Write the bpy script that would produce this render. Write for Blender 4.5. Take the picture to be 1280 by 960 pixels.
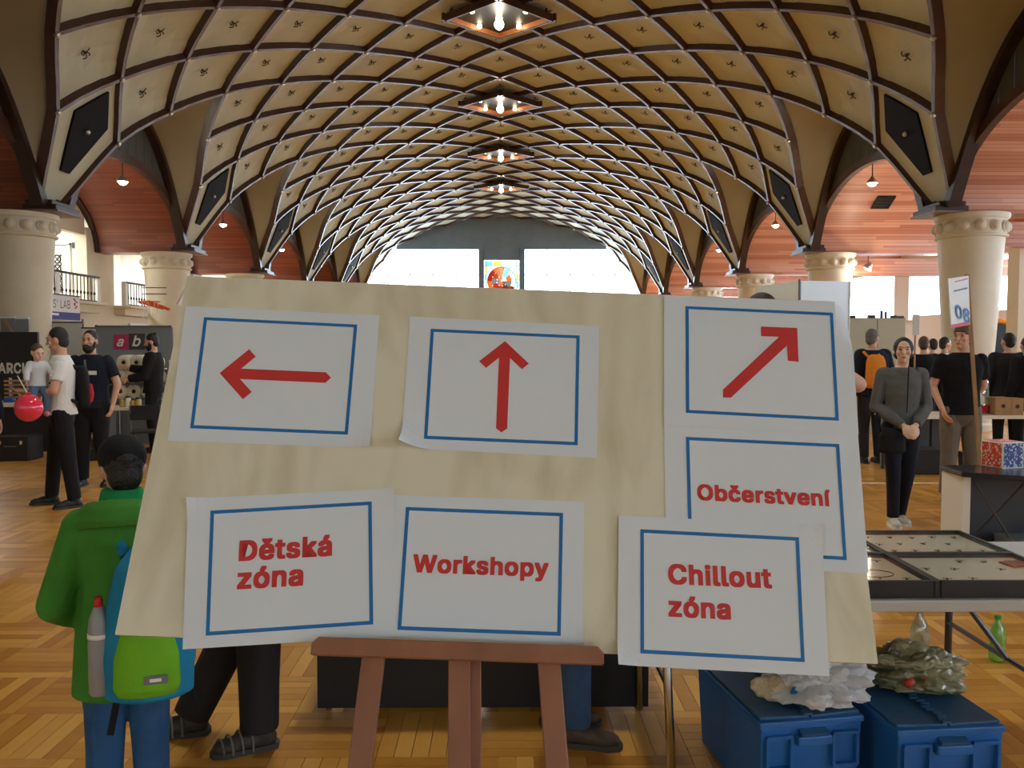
import bpy, math, random
import numpy as np
from mathutils import Vector, Matrix, Euler, noise

# ------------------------------------------------------------------ camera, world, exposure
S = bpy.context.scene
for o in list(bpy.data.objects):
    bpy.data.objects.remove(o)
col = S.collection
F = 1072.0
CAM = Vector((0.09, 0.0, 1.65))
cd = bpy.data.cameras.new('camera'); cam = bpy.data.objects.new('camera', cd); col.objects.link(cam)
cd.sensor_width = 36.0; cd.lens = 36.0 * F / 1280.0; cd.clip_start = 0.05; cd.clip_end = 300
cam.location = CAM
cam.rotation_euler = (math.radians(90 - 2.67), 0, math.radians(-0.588))
S.camera = cam
RC = cam.rotation_euler.to_matrix()

SKY = 12.0
w = bpy.data.worlds.new('world'); S.world = w; w.use_nodes = True
bg = w.node_tree.nodes['Background']
bg.inputs[0].default_value = (0.82, 0.98, 1.14, 1); bg.inputs[1].default_value = SKY
S.view_settings.view_transform = 'Standard'
try: S.view_settings.look = 'None'
except Exception: pass
S.view_settings.gamma = 1.0
S.view_settings.use_curve_mapping = False
S.view_settings.exposure = 0.0
S.cycles.max_bounces = 7
S.cycles.diffuse_bounces = 4
S.cycles.sample_clamp_indirect = 6.0
S.cycles.caustics_reflective = False
S.cycles.caustics_refractive = False

def portal(loc, rot, sx, sy):
    l = bpy.data.lights.new('window_portal', 'AREA'); l.shape = 'RECTANGLE'; l.size = sx; l.size_y = sy
    l.cycles.is_portal = True
    o = bpy.data.objects.new('window_portal', l); col.objects.link(o); o.location = loc; o.rotation_euler = rot
    return o
BAY = 7.05; Y1 = 16.4; YEND = Y1 + 5 * BAY; YBACK = Y1 - 4 * BAY
portal((0, YEND - 0.05, 5.2), (math.radians(-90), 0, 0), 15.8, 4.3)        # daylight through the end window
for _x in (-5.2, 0, 5.2): portal((_x, YBACK + 0.2, 3.2), (math.radians(90), 0, 0), 0.8, 2.2)   # added window slots in the unseen rear wall
portal((13.9, 22.0, 3.4), (0, math.radians(90), 0), 2.0, 56.0)             # row of aisle windows

# ------------------------------------------------------------------ helpers
def P(px, py, d):
    """world point at distance d along the hall behind pixel (px, py)"""
    r = RC @ Vector(((px - 640) / F, -(py - 480) / F, -1.0))
    return CAM + r * (d / r.y)
def PZ(px, py, z):
    r = RC @ Vector(((px - 640) / F, -(py - 480) / F, -1.0))
    return CAM + r * ((z - CAM.z) / r.z)
def proj(v):
    l = RC.transposed() @ (Vector(v) - CAM)
    if l.z > -0.05: return None
    return (640 + F * l.x / -l.z, 480 - F * l.y / -l.z)

def srgb(r, g, b):
    f = lambda c: (c / 255) / 12.92 if c / 255 <= 0.04045 else ((c / 255 + 0.055) / 1.055) ** 2.4
    return (f(r), f(g), f(b), 1.0)

MATS = {}
def mat(name, c, rough=0.6, metal=0.0, noise_amt=0.0, noise_scale=8.0, c2=None, bump=0.0, bump_scale=60.0, emit=None, estr=0.0,
        spec=0.5, trans=0.0, alpha=1.0, stretch=(1, 1, 1), coat=0.0, obj=True):
    if name in MATS: return MATS[name]
    m = bpy.data.materials.new(name); m.use_nodes = True
    nt = m.node_tree; b = nt.nodes['Principled BSDF']
    if len(c) == 3: c = tuple(c) + (1,)
    b.inputs['Base Color'].default_value = c
    b.inputs['Roughness'].default_value = rough
    b.inputs['Metallic'].default_value = metal
    b.inputs['Specular IOR Level'].default_value = spec
    b.inputs['Transmission Weight'].default_value = trans
    b.inputs['Alpha'].default_value = alpha
    b.inputs['Coat Weight'].default_value = coat
    if emit is not None:
        b.inputs['Emission Color'].default_value = emit; b.inputs['Emission Strength'].default_value = estr
    if noise_amt > 0 or c2 is not None or bump > 0:
        tc = nt.nodes.new('ShaderNodeTexCoord'); mp = nt.nodes.new('ShaderNodeMapping')
        mp.inputs['Scale'].default_value = stretch
        nt.links.new(tc.outputs['Object'], mp.inputs[0])
    if noise_amt > 0 or c2 is not None:
        n = nt.nodes.new('ShaderNodeTexNoise'); n.inputs['Scale'].default_value = noise_scale; n.inputs['Detail'].default_value = 5
        nt.links.new(mp.outputs[0], n.inputs['Vector'])
        mx = nt.nodes.new('ShaderNodeMix'); mx.data_type = 'RGBA'
        if c2 is None:
            k = 1 - noise_amt; c2 = (c[0] * k, c[1] * k, c[2] * k, 1)
        if len(c2) == 3: c2 = tuple(c2) + (1,)
        mx.inputs[6].default_value = c; mx.inputs[7].default_value = c2
        rr = nt.nodes.new('ShaderNodeMapRange'); rr.inputs[1].default_value = 0.35; rr.inputs[2].default_value = 0.65
        nt.links.new(n.outputs[0], rr.inputs[0]); nt.links.new(rr.outputs[0], mx.inputs[0])
        nt.links.new(mx.outputs[2], b.inputs['Base Color'])
    if bump > 0:
        n2 = nt.nodes.new('ShaderNodeTexNoise'); n2.inputs['Scale'].default_value = bump_scale; n2.inputs['Detail'].default_value = 4
        nt.links.new(mp.outputs[0], n2.inputs['Vector'])
        bp = nt.nodes.new('ShaderNodeBump'); bp.inputs['Strength'].default_value = bump; bp.inputs['Distance'].default_value = 0.02
        nt.links.new(n2.outputs[0], bp.inputs['Height']); nt.links.new(bp.outputs[0], b.inputs['Normal'])
    MATS[name] = m
    return m

def tint_mat(name, ca, cb, rough, grain_axis=None, bump=0.1, coat=0.0):
    """wood whose tone comes from the 'tint' face attribute plus fine grain"""
    m = bpy.data.materials.new(name); m.use_nodes = True; nt = m.node_tree; b = nt.nodes['Principled BSDF']
    at = nt.nodes.new('ShaderNodeAttribute'); at.attribute_name = 'tint'
    tc = nt.nodes.new('ShaderNodeTexCoord'); mp = nt.nodes.new('ShaderNodeMapping')
    nt.links.new(tc.outputs['Object'], mp.inputs[0]); mp.inputs['Scale'].default_value = grain_axis or (1, 1, 1)
    n = nt.nodes.new('ShaderNodeTexNoise'); n.inputs['Scale'].default_value = 14; n.inputs['Detail'].default_value = 6
    nt.links.new(mp.outputs[0], n.inputs['Vector'])
    ad = nt.nodes.new('ShaderNodeMath'); ad.operation = 'MULTIPLY_ADD'; ad.inputs[1].default_value = 0.5
    nt.links.new(n.outputs[0], ad.inputs[0]); nt.links.new(at.outputs['Fac'], ad.inputs[2])
    sb = nt.nodes.new('ShaderNodeMath'); sb.operation = 'SUBTRACT'; sb.inputs[1].default_value = 0.25; sb.use_clamp = True
    nt.links.new(ad.outputs[0], sb.inputs[0])
    mx = nt.nodes.new('ShaderNodeMix'); mx.data_type = 'RGBA'
    mx.inputs[6].default_value = ca; mx.inputs[7].default_value = cb
    nt.links.new(sb.outputs[0], mx.inputs[0]); nt.links.new(mx.outputs[2], b.inputs['Base Color'])
    b.inputs['Roughness'].default_value = rough; b.inputs['Coat Weight'].default_value = coat
    MATS[name] = m
    return m

def plank_mat(name, ca, cb, rough, axis, width):
    """boards running along the cross axis: tone and joint per board from an object coordinate"""
    m = bpy.data.materials.new(name); m.use_nodes = True; nt = m.node_tree; b = nt.nodes['Principled BSDF']
    at = nt.nodes.new('ShaderNodeAttribute'); at.attribute_name = 'arc'
    mu = nt.nodes.new('ShaderNodeMath'); mu.operation = 'DIVIDE'; mu.inputs[1].default_value = width
    nt.links.new(at.outputs['Fac'], mu.inputs[0])
    fl = nt.nodes.new('ShaderNodeMath'); fl.operation = 'FLOOR'; nt.links.new(mu.outputs[0], fl.inputs[0])
    fr = nt.nodes.new('ShaderNodeMath'); fr.operation = 'FRACT'; nt.links.new(mu.outputs[0], fr.inputs[0])
    tc = nt.nodes.new('ShaderNodeTexCoord'); sx = nt.nodes.new('ShaderNodeSeparateXYZ'); nt.links.new(tc.outputs['Object'], sx.inputs[0])
    cb_ = nt.nodes.new('ShaderNodeCombineXYZ')
    lx = nt.nodes.new('ShaderNodeMath'); lx.operation = 'MULTIPLY'; lx.inputs[1].default_value = 0.45; nt.links.new(sx.outputs[axis], lx.inputs[0])
    wn = nt.nodes.new('ShaderNodeTexWhiteNoise'); wn.noise_dimensions = '1D'; nt.links.new(fl.outputs[0], wn.inputs['W'])
    ax = nt.nodes.new('ShaderNodeMath'); ax.operation = 'MULTIPLY_ADD'; ax.inputs[1].default_value = 17.0
    nt.links.new(wn.outputs[0], ax.inputs[0]); nt.links.new(lx.outputs[0], ax.inputs[2])
    flx = nt.nodes.new('ShaderNodeMath'); flx.operation = 'FLOOR'; nt.links.new(ax.outputs[0], flx.inputs[0])
    nt.links.new(fl.outputs[0], cb_.inputs[0]); nt.links.new(flx.outputs[0], cb_.inputs[1])
    w2 = nt.nodes.new('ShaderNodeTexWhiteNoise'); w2.noise_dimensions = '3D'; nt.links.new(cb_.outputs[0], w2.inputs['Vector'])
    mx = nt.nodes.new('ShaderNodeMix'); mx.data_type = 'RGBA'; mx.inputs[6].default_value = ca; mx.inputs[7].default_value = cb
    nt.links.new(w2.outputs[0], mx.inputs[0])
    gt = nt.nodes.new('ShaderNodeMath'); gt.operation = 'GREATER_THAN'; gt.inputs[1].default_value = 0.93; nt.links.new(fr.outputs[0], gt.inputs[0])
    m2 = nt.nodes.new('ShaderNodeMix'); m2.data_type = 'RGBA'; m2.inputs[7].default_value = (ca[0] * .35, ca[1] * .3, ca[2] * .3, 1)
    nt.links.new(gt.outputs[0], m2.inputs[0]); nt.links.new(mx.outputs[2], m2.inputs[6])
    nt.links.new(m2.outputs[2], b.inputs['Base Color']); b.inputs['Roughness'].default_value = rough
    MATS[name] = m
    return m

def glass_mat(name, c, gloss=0.07, opac=0.0):
    m = bpy.data.materials.new(name); m.use_nodes = True; nt = m.node_tree
    nt.nodes.remove(nt.nodes['Principled BSDF']); out = nt.nodes['Material Output']
    t = nt.nodes.new('ShaderNodeBsdfTransparent'); t.inputs[0].default_value = c
    g = nt.nodes.new('ShaderNodeBsdfGlossy'); g.inputs['Roughness'].default_value = 0.08
    mx = nt.nodes.new('ShaderNodeMixShader'); mx.inputs[0].default_value = gloss
    nt.links.new(t.outputs[0], mx.inputs[1]); nt.links.new(g.outputs[0], mx.inputs[2])
    last = mx
    if opac > 0:
        d = nt.nodes.new('ShaderNodeBsdfPrincipled'); d.inputs['Base Color'].default_value = (c[0], c[1], c[2], 1); d.inputs['Roughness'].default_value = 0.25
        m2 = nt.nodes.new('ShaderNodeMixShader'); m2.inputs[0].default_value = opac
        nt.links.new(mx.outputs[0], m2.inputs[1]); nt.links.new(d.outputs[0], m2.inputs[2]); last = m2
    nt.links.new(last.outputs[0], out.inputs[0])
    MATS[name] = m
    return m

class MB:
    def __init__(s): s.v = []; s.f = []; s.t = []; s.a = []
    def add(s, vs, fs, t=None):
        n = len(s.v); s.v += [tuple(v) for v in vs]; s.f += [tuple(i + n for i in f) for f in fs]
        if t is not None: s.t += [t] * len(fs)
        return s
    def box(s, c, sz, rot=None, t=None, taper=1.0):
        c = Vector(c); x, y, z = sz[0] / 2, sz[1] / 2, sz[2] / 2
        vs = [Vector((a * x * (taper if k > 0 else 1), b * y * (taper if k > 0 else 1), k * z)) for k in (-1, 1) for b in (-1, 1) for a in (-1, 1)]
        if rot is not None:
            R = rot if isinstance(rot, Matrix) else Euler(rot).to_matrix()
            vs = [R @ v for v in vs]
        return s.add([v + c for v in vs], [(0, 2, 3, 1), (4, 5, 7, 6), (0, 1, 5, 4), (2, 6, 7, 3), (0, 4, 6, 2), (1, 3, 7, 5)], t)
    def beam(s, p0, p1, w, d, up=(0, 0, 1)):
        p0, p1 = Vector(p0), Vector(p1); T = (p1 - p0).normalized(); U = Vector(up)
        B = T.cross(U)
        if B.length < 1e-4: B = T.cross(Vector((1, 0, 0)))
        B.normalize(); N = B.cross(T)
        vs = [p + B * (a * w / 2) + N * (b * d / 2) for p in (p0, p1) for a, b in ((-1, -1), (1, -1), (1, 1), (-1, 1))]
        return s.add(vs, [(3, 2, 1, 0), (4, 5, 6, 7), (0, 1, 5, 4), (1, 2, 6, 5), (2, 3, 7, 6), (3, 0, 4, 7)])
    def tube(s, pts, r, n=8, close=False, cap=True):
        pts = [Vector(p) for p in pts]; m = len(pts)
        rs = r if isinstance(r, (list, tuple)) else [r] * m
        rings = []; prev = None
        for i, p in enumerate(pts):
            a = pts[i - 1] if (i > 0 or close) else p; b = pts[(i + 1) % m] if (i < m - 1 or close) else p
            T = (b - a).normalized()
            if prev is None:
                U = T.cross(Vector((0, 0, 1)))
                if U.length < 1e-3: U = T.cross(Vector((1, 0, 0)))
            else:
                U = prev - T * prev.dot(T)
            U.normalize(); prev = U; W = T.cross(U)
            rings.append([p + (U * math.cos(2 * math.pi * k / n) + W * math.sin(2 * math.pi * k / n)) * rs[i] for k in range(n)])
        return s.rings(rings, close, cap)
    def rings(s, rings, close=False, cap=True):
        n = len(rings[0]); base = len(s.v); fs = []
        vs = [v for r in rings for v in r]; m = len(rings)
        for i in range(m - (0 if close else 1)):
            for k in range(n):
                a, b = i * n + k, i * n + (k + 1) % n; c, d = ((i + 1) % m) * n + (k + 1) % n, ((i + 1) % m) * n + k
                fs.append((a, b, c, d))
        if cap and not close:
            fs.append(tuple(range(n - 1, -1, -1))); fs.append(tuple((m - 1) * n + k for k in range(n)))
        return s.add(vs, fs)
    def lathe(s, prof, n=24, c=(0, 0, 0), cap=True):
        c = Vector(c)
        return s.rings([[c + Vector((r * math.cos(2 * math.pi * k / n), r * math.sin(2 * math.pi * k / n), z)) for k in range(n)] for r, z in prof], cap=cap)
    def ell(s, c, r, n=14, m=9, rot=None):
        c = Vector(c); rings = []
        R = rot if isinstance(rot, Matrix) else (Euler(rot).to_matrix() if rot else Matrix.Identity(3))
        for i in range(1, m):
            th = math.pi * i / m
            rings.append([c + R @ Vector((r[0] * math.sin(th) * math.cos(2 * math.pi * k / n), r[1] * math.sin(th) * math.sin(2 * math.pi * k / n), -r[2] * math.cos(th))) for k in range(n)])
        nb = len(s.v)
        s.rings(rings, cap=False)
        s.v += [tuple(c + R @ Vector((0, 0, -r[2]))), tuple(c + R @ Vector((0, 0, r[2])))]
        b, t = len(s.v) - 2, len(s.v) - 1; mm = m - 1
        for k in range(n):
            s.f.append((b, nb + (k + 1) % n, nb + k)); s.f.append((t, nb + (mm - 1) * n + k, nb + (mm - 1) * n + (k + 1) % n))
        return s
    def cap(s, p0, r0, p1, r1, n=12):
        """tapered capsule"""
        p0, p1 = Vector(p0), Vector(p1); L = (p1 - p0).length
        T = (p1 - p0).normalized() if L > 1e-6 else Vector((0, 0, 1))
        pts = []; rs = []
        for a in (80, 50, 20): pts.append(p0 - T * r0 * math.sin(math.radians(a))); rs.append(r0 * math.cos(math.radians(a)))
        pts.append(p0 + T * 1e-4); rs.append(r0); pts.append(p1); rs.append(r1)
        for a in (20, 50, 80): pts.append(p1 + T * r1 * math.sin(math.radians(a))); rs.append(r1 * math.cos(math.radians(a)))
        return s.tube(pts, rs, n)
    def loft(s, rows, n=20):
        """rows: (x, y, z, rx, ry)"""
        return s.rings([[Vector((x + rx * math.cos(2 * math.pi * k / n), y + ry * math.sin(2 * math.pi * k / n), z)) for k in range(n)] for x, y, z, rx, ry in rows])
    def prism(s, pts, z0, z1, M=None):
        """2D outline (x, y) extruded z0..z1, placed with matrix M"""
        n = len(pts); vs = [Vector((x, y, z0)) for x, y in pts] + [Vector((x, y, z1)) for x, y in pts]
        if M is not None: vs = [M @ v for v in vs]
        return s.add(vs, [tuple(range(n - 1, -1, -1)), tuple(range(n, 2 * n))] + [(k, (k + 1) % n, n + (k + 1) % n, n + k) for k in range(n)])
    def mesh(s, name, smooth=False):
        me = bpy.data.meshes.new(name); me.from_pydata([tuple(v) for v in s.v], [], s.f)
        if s.t:
            at = me.attributes.new('tint', 'FLOAT', 'FACE'); at.data.foreach_set('value', s.t)
        if s.a:
            at = me.attributes.new('arc', 'FLOAT', 'POINT'); at.data.foreach_set('value', s.a)
        if smooth: me.polygons.foreach_set('use_smooth', [True] * len(me.polygons))
        me.update(); return me
    def build(s, name, m, parent=None, smooth=False, sharp=None, bevel=0.0, loc=None, rot=None, label=None):
        me = s.mesh(name, smooth); o = bpy.data.objects.new(name, me); col.objects.link(o)
        if m is not None: me.materials.append(MATS[m] if isinstance(m, str) else m)
        if parent is not None: o.parent = parent
        if loc is not None: o.location = loc
        if rot is not None: o.rotation_euler = rot
        if bevel > 0:
            bv = o.modifiers.new('bevel', 'BEVEL'); bv.width = bevel; bv.segments = 2; bv.limit_method = 'ANGLE'
        if sharp is not None and smooth:
            try: me.set_sharp_from_angle(angle=math.radians(sharp))
            except Exception: pass
        if label: o['label'] = label
        return o

def tag(o, label, cat=None, group=None, kind=None):
    o['label'] = label
    if cat: o['category'] = cat
    if group: o['group'] = group
    if kind: o['kind'] = kind
    return o
def thing(name, loc, label, cat, group=None, rz=0.0, kind=None):
    o = bpy.data.objects.new(name, None); col.objects.link(o); o.location = loc; o.rotation_euler = (0, 0, rz)
    o.empty_display_size = 0.1
    return tag(o, label, cat, group, kind)
def struct(o, label=None):
    o['kind'] = 'structure'
    if label: o['label'] = label
    return o
def sempty(name, loc=(0, 0, 0), label=None):
    o = bpy.data.objects.new(name, None); col.objects.link(o); o.location = loc
    return struct(o, label)
def inst(name, me, parent, M=None, loc=None):
    o = bpy.data.objects.new(name, me); col.objects.link(o); o.parent = parent
    if M is not None: o.matrix_local = M
    if loc is not None: o.location = loc
    return o
def dup(root, loc, rz=None, label=None):
    r = root.copy(); col.objects.link(r); r.location = loc
    if rz is not None: r.rotation_euler[2] = rz
    if label: r['label'] = label
    for ch in list(root.children):
        c = ch.copy(); col.objects.link(c); c.parent = r
        for g in list(ch.children):
            d = g.copy(); col.objects.link(d); d.parent = c
    return r
def bulb_light(name, loc, power, parent=None, radius=0.08, c=(1.0, 0.86, 0.68)):
    l = bpy.data.lights.new(name, 'POINT'); l.energy = power; l.shadow_soft_size = radius; l.color = c
    o = bpy.data.objects.new(name, l); col.objects.link(o); o.location = loc
    if parent is not None: o.parent = parent
    return o
rnd = random.Random(7)

# ------------------------------------------------------------------ materials
mat('plaster', srgb(188, 189, 164), 0.75, noise_amt=0.10, noise_scale=1.2, bump=0.06, bump_scale=30)
mat('lunette_plaster', srgb(162, 156, 132), 0.75, noise_amt=0.10, noise_scale=0.8)
mat('rib_wood', srgb(72, 44, 34), 0.33, noise_amt=0.35, noise_scale=5, spec=0.6)
mat('dark_wood', srgb(50, 30, 22), 0.4, noise_amt=0.3, noise_scale=6)
mat('green_board', srgb(74, 76, 68), 0.6, noise_amt=0.2, noise_scale=2)
mat('column_stone', srgb(214, 204, 178), 0.6, noise_amt=0.06, noise_scale=3)
mat('cream_wall', srgb(222, 212, 188), 0.8, noise_amt=0.05, noise_scale=1.5)
mat('white_paint', srgb(238, 236, 230), 0.6)
mat('iron', srgb(38, 34, 32), 0.45, metal=0.6)
mat('black_plastic', srgb(22, 22, 24), 0.5)
mat('grille', srgb(14, 15, 16), 0.85, bump=0.3, bump_scale=120, spec=0.2)
mat('hook', srgb(74, 62, 46), 0.5, metal=0.5)
mat('cap_metal', srgb(190, 184, 170), 0.3, metal=0.7)
mat('foot_trim', srgb(118, 98, 82), 0.5)
mat('end_band', srgb(112, 130, 154), 0.7, noise_amt=0.1, noise_scale=2)  # blue lightened to carry the window's bloom over the backlit band
mat('bulb', (1, 0.9, 0.72, 1), 0.4, emit=(1.0, 0.85, 0.62, 1), estr=18)
mat('lamp_wood_lit', srgb(170, 104, 52), 0.45, noise_amt=0.3, noise_scale=6, stretch=(1, 1, 6))  # inner frame boards, bulb glow put into the orange tone
plank_mat('aisle_planks_lit', srgb(176, 108, 78), srgb(212, 154, 122), 0.42, 0, 0.085)  # right aisle wood, lamp and window light put into the colour
plank_mat('aisle_planks_shaded', srgb(112, 52, 32), srgb(142, 74, 46), 0.42, 0, 0.085)  # same wood in the left aisle, shade put into the colour
tint_mat('parquet', srgb(184, 122, 46), srgb(226, 168, 80), 0.28, (1, 1, 1))
glass_mat('window_glass', (0.96, 0.98, 1.0, 1))

# ------------------------------------------------------------------ vault geometry
PROF = [(8.45, 4.2), (7.66, 5.68), (7.05, 6.6), (6.24, 7.36), (5.25, 7.93), (4.25, 8.36), (3.22, 8.68), (2.15, 8.93), (1.06, 9.09), (0, 9.15)]
PROF = PROF + [(-x, z) for x, z in PROF[-2::-1]]
def pf(u):
    u = max(0.0, min(18.0, u)); i = min(int(u), 17); t = u - i
    p = [PROF[max(0, min(18, i + k))] for k in (-1, 0, 1, 2)]
    if i == 0: p[0] = (2 * p[1][0] - p[2][0], 2 * p[1][1] - p[2][1])
    if i == 17: p[3] = (2 * p[2][0] - p[1][0], 2 * p[2][1] - p[1][1])
    out = []
    for k in (0, 1):
        a, b, c, d = (q[k] for q in p)
        out.append(0.5 * (2 * b + (c - a) * t + (2 * a - 5 * b + 4 * c - d) * t * t + (3 * b - a - 3 * c + d) * t ** 3))
    return out
def VY(v): return Y1 + v * BAY / 6
def vn(u):
    a, b = pf(u - 0.03), pf(u + 0.03); tx, tz = b[0] - a[0], b[1] - a[1]; l = math.hypot(tx, tz)
    n = Vector((tz / l, 0, -tx / l))        # outward (up)
    return n if n.z > 0 or abs(n.z) < 1e-6 else n
def V(u, v, off=0.0):
    x, z = pf(u); n = vn(u)
    return Vector((x, VY(v), z)) + n * off
VLO, VHI = -18, 30

# floor ------------------------------------------------------------
floor = sempty('floor', (0, 0, 0), 'warm brown basket-weave parquet floor of the hall')
BL = 0.42; NS = 6; SWD = BL / NS
strips = []
for bx in range(-14, 17):
    for by in range(6, 26):
        x0, y0 = bx * BL, by * BL
        horiz = (bx + by) % 2 == 0
        for k in range(NS):
            if horiz: c = (x0 + BL / 2, y0 + (k + .5) * SWD); sz = (BL, SWD)
            else: c = (x0 + (k + .5) * SWD, y0 + BL / 2); sz = (SWD, BL)
            q = proj((c[0], c[1], 0)); vis = False
            if q and -10 < q[0] < 1290 and q[1] < 975:
                vis = not (160 < q[0] < 1090 and q[1] < 800)
            strips.append((c[1] + (0 if vis else 100), vis, c, sz, horiz))
strips.sort(key=lambda t: t[0])
def strip_bm(c, sz, tint, dz):
    m = MB(); g = 0.0012; x, y = sz[0] / 2 - g, sz[1] / 2 - g
    m.add([(c[0] - x, c[1] - y, -0.01), (c[0] + x, c[1] - y, -0.01), (c[0] + x, c[1] + y, -0.01), (c[0] - x, c[1] + y, -0.01),
           (c[0] - x, c[1] - y, dz), (c[0] + x, c[1] - y, dz), (c[0] + x, c[1] + y, dz), (c[0] - x, c[1] + y, dz)],
          [(4, 5, 6, 7), (0, 1, 5, 4), (1, 2, 6, 5), (2, 3, 7, 6), (3, 0, 4, 7)], tint)
    return m
smeshes = {}
rest = MB()
for i, (k, vis, c, sz, hz) in enumerate(strips):
    if i < 300:
        key = (hz, rnd.randrange(8))
        if key not in smeshes:
            me = strip_bm((0, 0), sz, key[1] / 7.0, 0.0).mesh('parquet_strip'); me.materials.append(MATS['parquet']); smeshes[key] = me
        inst('parquet_strip', smeshes[key], floor, loc=(c[0], c[1], -0.0006 * rnd.random()))
    else:
        m = strip_bm(c, sz, rnd.random(), -0.0006 * rnd.random()); n = len(rest.v)
        rest.v += m.v; rest.f += [tuple(a + n for a in f) for f in m.f]; rest.t += m.t
o = rest.build('parquet_strips', 'parquet', floor); o['kind'] = 'stuff'
# farther floor: same parquet as a procedural material
def far_floor_mat():
    m = bpy.data.materials.new('parquet_far'); m.use_nodes = True; nt = m.node_tree; b = nt.nodes['Principled BSDF']
    N = nt.nodes.new; L = nt.links.new
    tc = N('ShaderNodeTexCoord'); sp = N('ShaderNodeSeparateXYZ'); L(tc.outputs['Object'], sp.inputs[0])
    def mth(op, a, b_=None):
        n = N('ShaderNodeMath'); n.operation = op
        for i, q in enumerate((a, b_)):
            if q is None: continue
            if isinstance(q, (int, float)): n.inputs[i].default_value = q
            else: L(q, n.inputs[i])
        return n.outputs[0]
    fx = mth('FLOOR', mth('DIVIDE', sp.outputs[0], BL)); fy = mth('FLOOR', mth('DIVIDE', sp.outputs[1], BL))
    ch = mth('GREATER_THAN', mth('FRACT', mth('MULTIPLY', mth('ADD', fx, fy), 0.5)), 0.25)
    sx = mth('FLOOR', mth('DIVIDE', sp.outputs[0], SWD)); sy = mth('FLOOR', mth('DIVIDE', sp.outputs[1], SWD))
    mi = N('ShaderNodeMix'); mi.data_type = 'FLOAT'; L(ch, mi.inputs[0]); L(sy, mi.inputs[2]); L(sx, mi.inputs[3])
    cb = N('ShaderNodeCombineXYZ'); L(mi.outputs[0], cb.inputs[0]); L(fx, cb.inputs[1]); L(fy, cb.inputs[2])
    wn = N('ShaderNodeTexWhiteNoise'); L(cb.outputs[0], wn.inputs['Vector'])
    mx = N('ShaderNodeMix'); mx.data_type = 'RGBA'; mx.inputs[6].default_value = srgb(184, 122, 46); mx.inputs[7].default_value = srgb(226, 168, 80)
    L(wn.outputs[0], mx.inputs[0]); L(mx.outputs[2], b.inputs['Base Color']); b.inputs['Roughness'].default_value = 0.28
    MATS['parquet_far'] = m
far_floor_mat()
xa, xb, ya, yb = -14 * BL, 17 * BL, 6 * BL, 26 * BL
m = MB()
for (x0, x1, y0, y1) in ((-16, 16, YBACK, ya), (-16, 16, yb, YEND + 1), (-16, xa, ya, yb), (xb, 16, ya, yb)):
    m.add([(x0, y0, 0), (x1, y0, 0), (x1, y1, 0), (x0, y1, 0)], [(0, 1, 2, 3)])
m.add([(-16, YBACK, -.02), (16, YBACK, -.02), (16, YEND + 1, -.02), (-16, YEND + 1, -.02)], [(0, 1, 2, 3)])
m.build('parquet_field', 'parquet_far', floor)
mat('court_line', srgb(226, 214, 190), 0.5)
m = MB(); a = PZ(1000, 604, 0.0)
m.box((a.x + 1.5, a.y, 0.0005), (14, 0.06, 0.002)); m.build('court_line', 'court_line', floor, label='white painted court line')

# ceiling -----------------------------------------------------------
ceil = sempty('ceiling', (0, 0, 0), 'lamella vault of brown wooden ribs with beige diamond panels')
def fold(v):
    r = ((v + 3) % 6) - 3
    return 3 if r == -3 else r
cells = []
for i in range(1, 18):
    for j in range(VLO - 1, VHI + 2):
        if (i + j) % 2 == 0: continue
        jf = abs(fold(j)); w_ = min(i, 18 - i)
        if i < jf + 1 and i <= 9: continue
        if 18 - i < jf + 1 and i >= 9: continue
        if w_ == 1: continue                              # foot cells are built apart
        if j - 1 < VLO or j + 1 > VHI:
            if j < VLO or j > VHI: continue
        cells.append((i, j))
# three end half-cells are simply clipped at the end planes
def panel_geo(i, j, n=4):
    m = MB(); vs = []
    for a in range(n + 1):
        for b in range(n + 1):
            s, t = a / n, b / n                            # diamond coordinates
            u = i + (s + t - 1); v = j + (s - t)
            v = max(VLO, min(VHI, v))
            k = 1 - max(abs(2 * s - 1), abs(2 * t - 1))
            vs.append(V(u, v, 0.12 + 0.09 * k))
    fs = [(a * (n + 1) + b, a * (n + 1) + b + 1, (a + 1) * (n + 1) + b + 1, (a + 1) * (n + 1) + b) for a in range(n) for b in range(n)]
    return vs, fs
hk = MB()
for ang in (0.4, 2.0, 3.3, 4.9):
    q = [Vector((math.cos(ang + t * 1.1) * 0.085 * (0.35 + t), math.sin(ang + t * 1.1) * 0.085 * (0.35 + t), -0.035 - 0.03 * math.sin(t * 3))) for t in (0, .35, .7, 1.0)]
    hk.tube(q, 0.011, 5)
hk.tube([(0, 0, 0.03), (0, 0, -0.05)], 0.02, 6)
hk_me = hk.mesh('hook'); hk_me.materials.append(MATS['hook'])
vis_cells = []
for (i, j) in cells:
    c = V(i, j, 0.13); q = proj(c); seen = bool(q and -60 < q[0] < 1340 and -60 < q[1] < 400 and c.y > 5)
    vis_cells.append((c.y if seen else 1000 + abs(c.y), i, j, c))
vis_cells.sort(key=lambda t: t[0])
rest = MB()
for n_, (k, i, j, c) in enumerate(vis_cells):
    vs, fs = panel_geo(i, j)
    if n_ < 300:
        m = MB().add([p - c for p in vs], fs)
        o = m.build('panel', 'plaster', ceil, smooth=False, loc=c)
        if n_ < 130:
            h = inst('hook', hk_me, o); nn = vn(i); h.rotation_euler = nn.to_track_quat('Z', 'Y').to_euler(); h.location = nn * 0.055
    else:
        rest.add(vs, fs)
o = rest.build('panels_far', 'plaster', ceil); o['kind'] = 'stuff'

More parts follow.
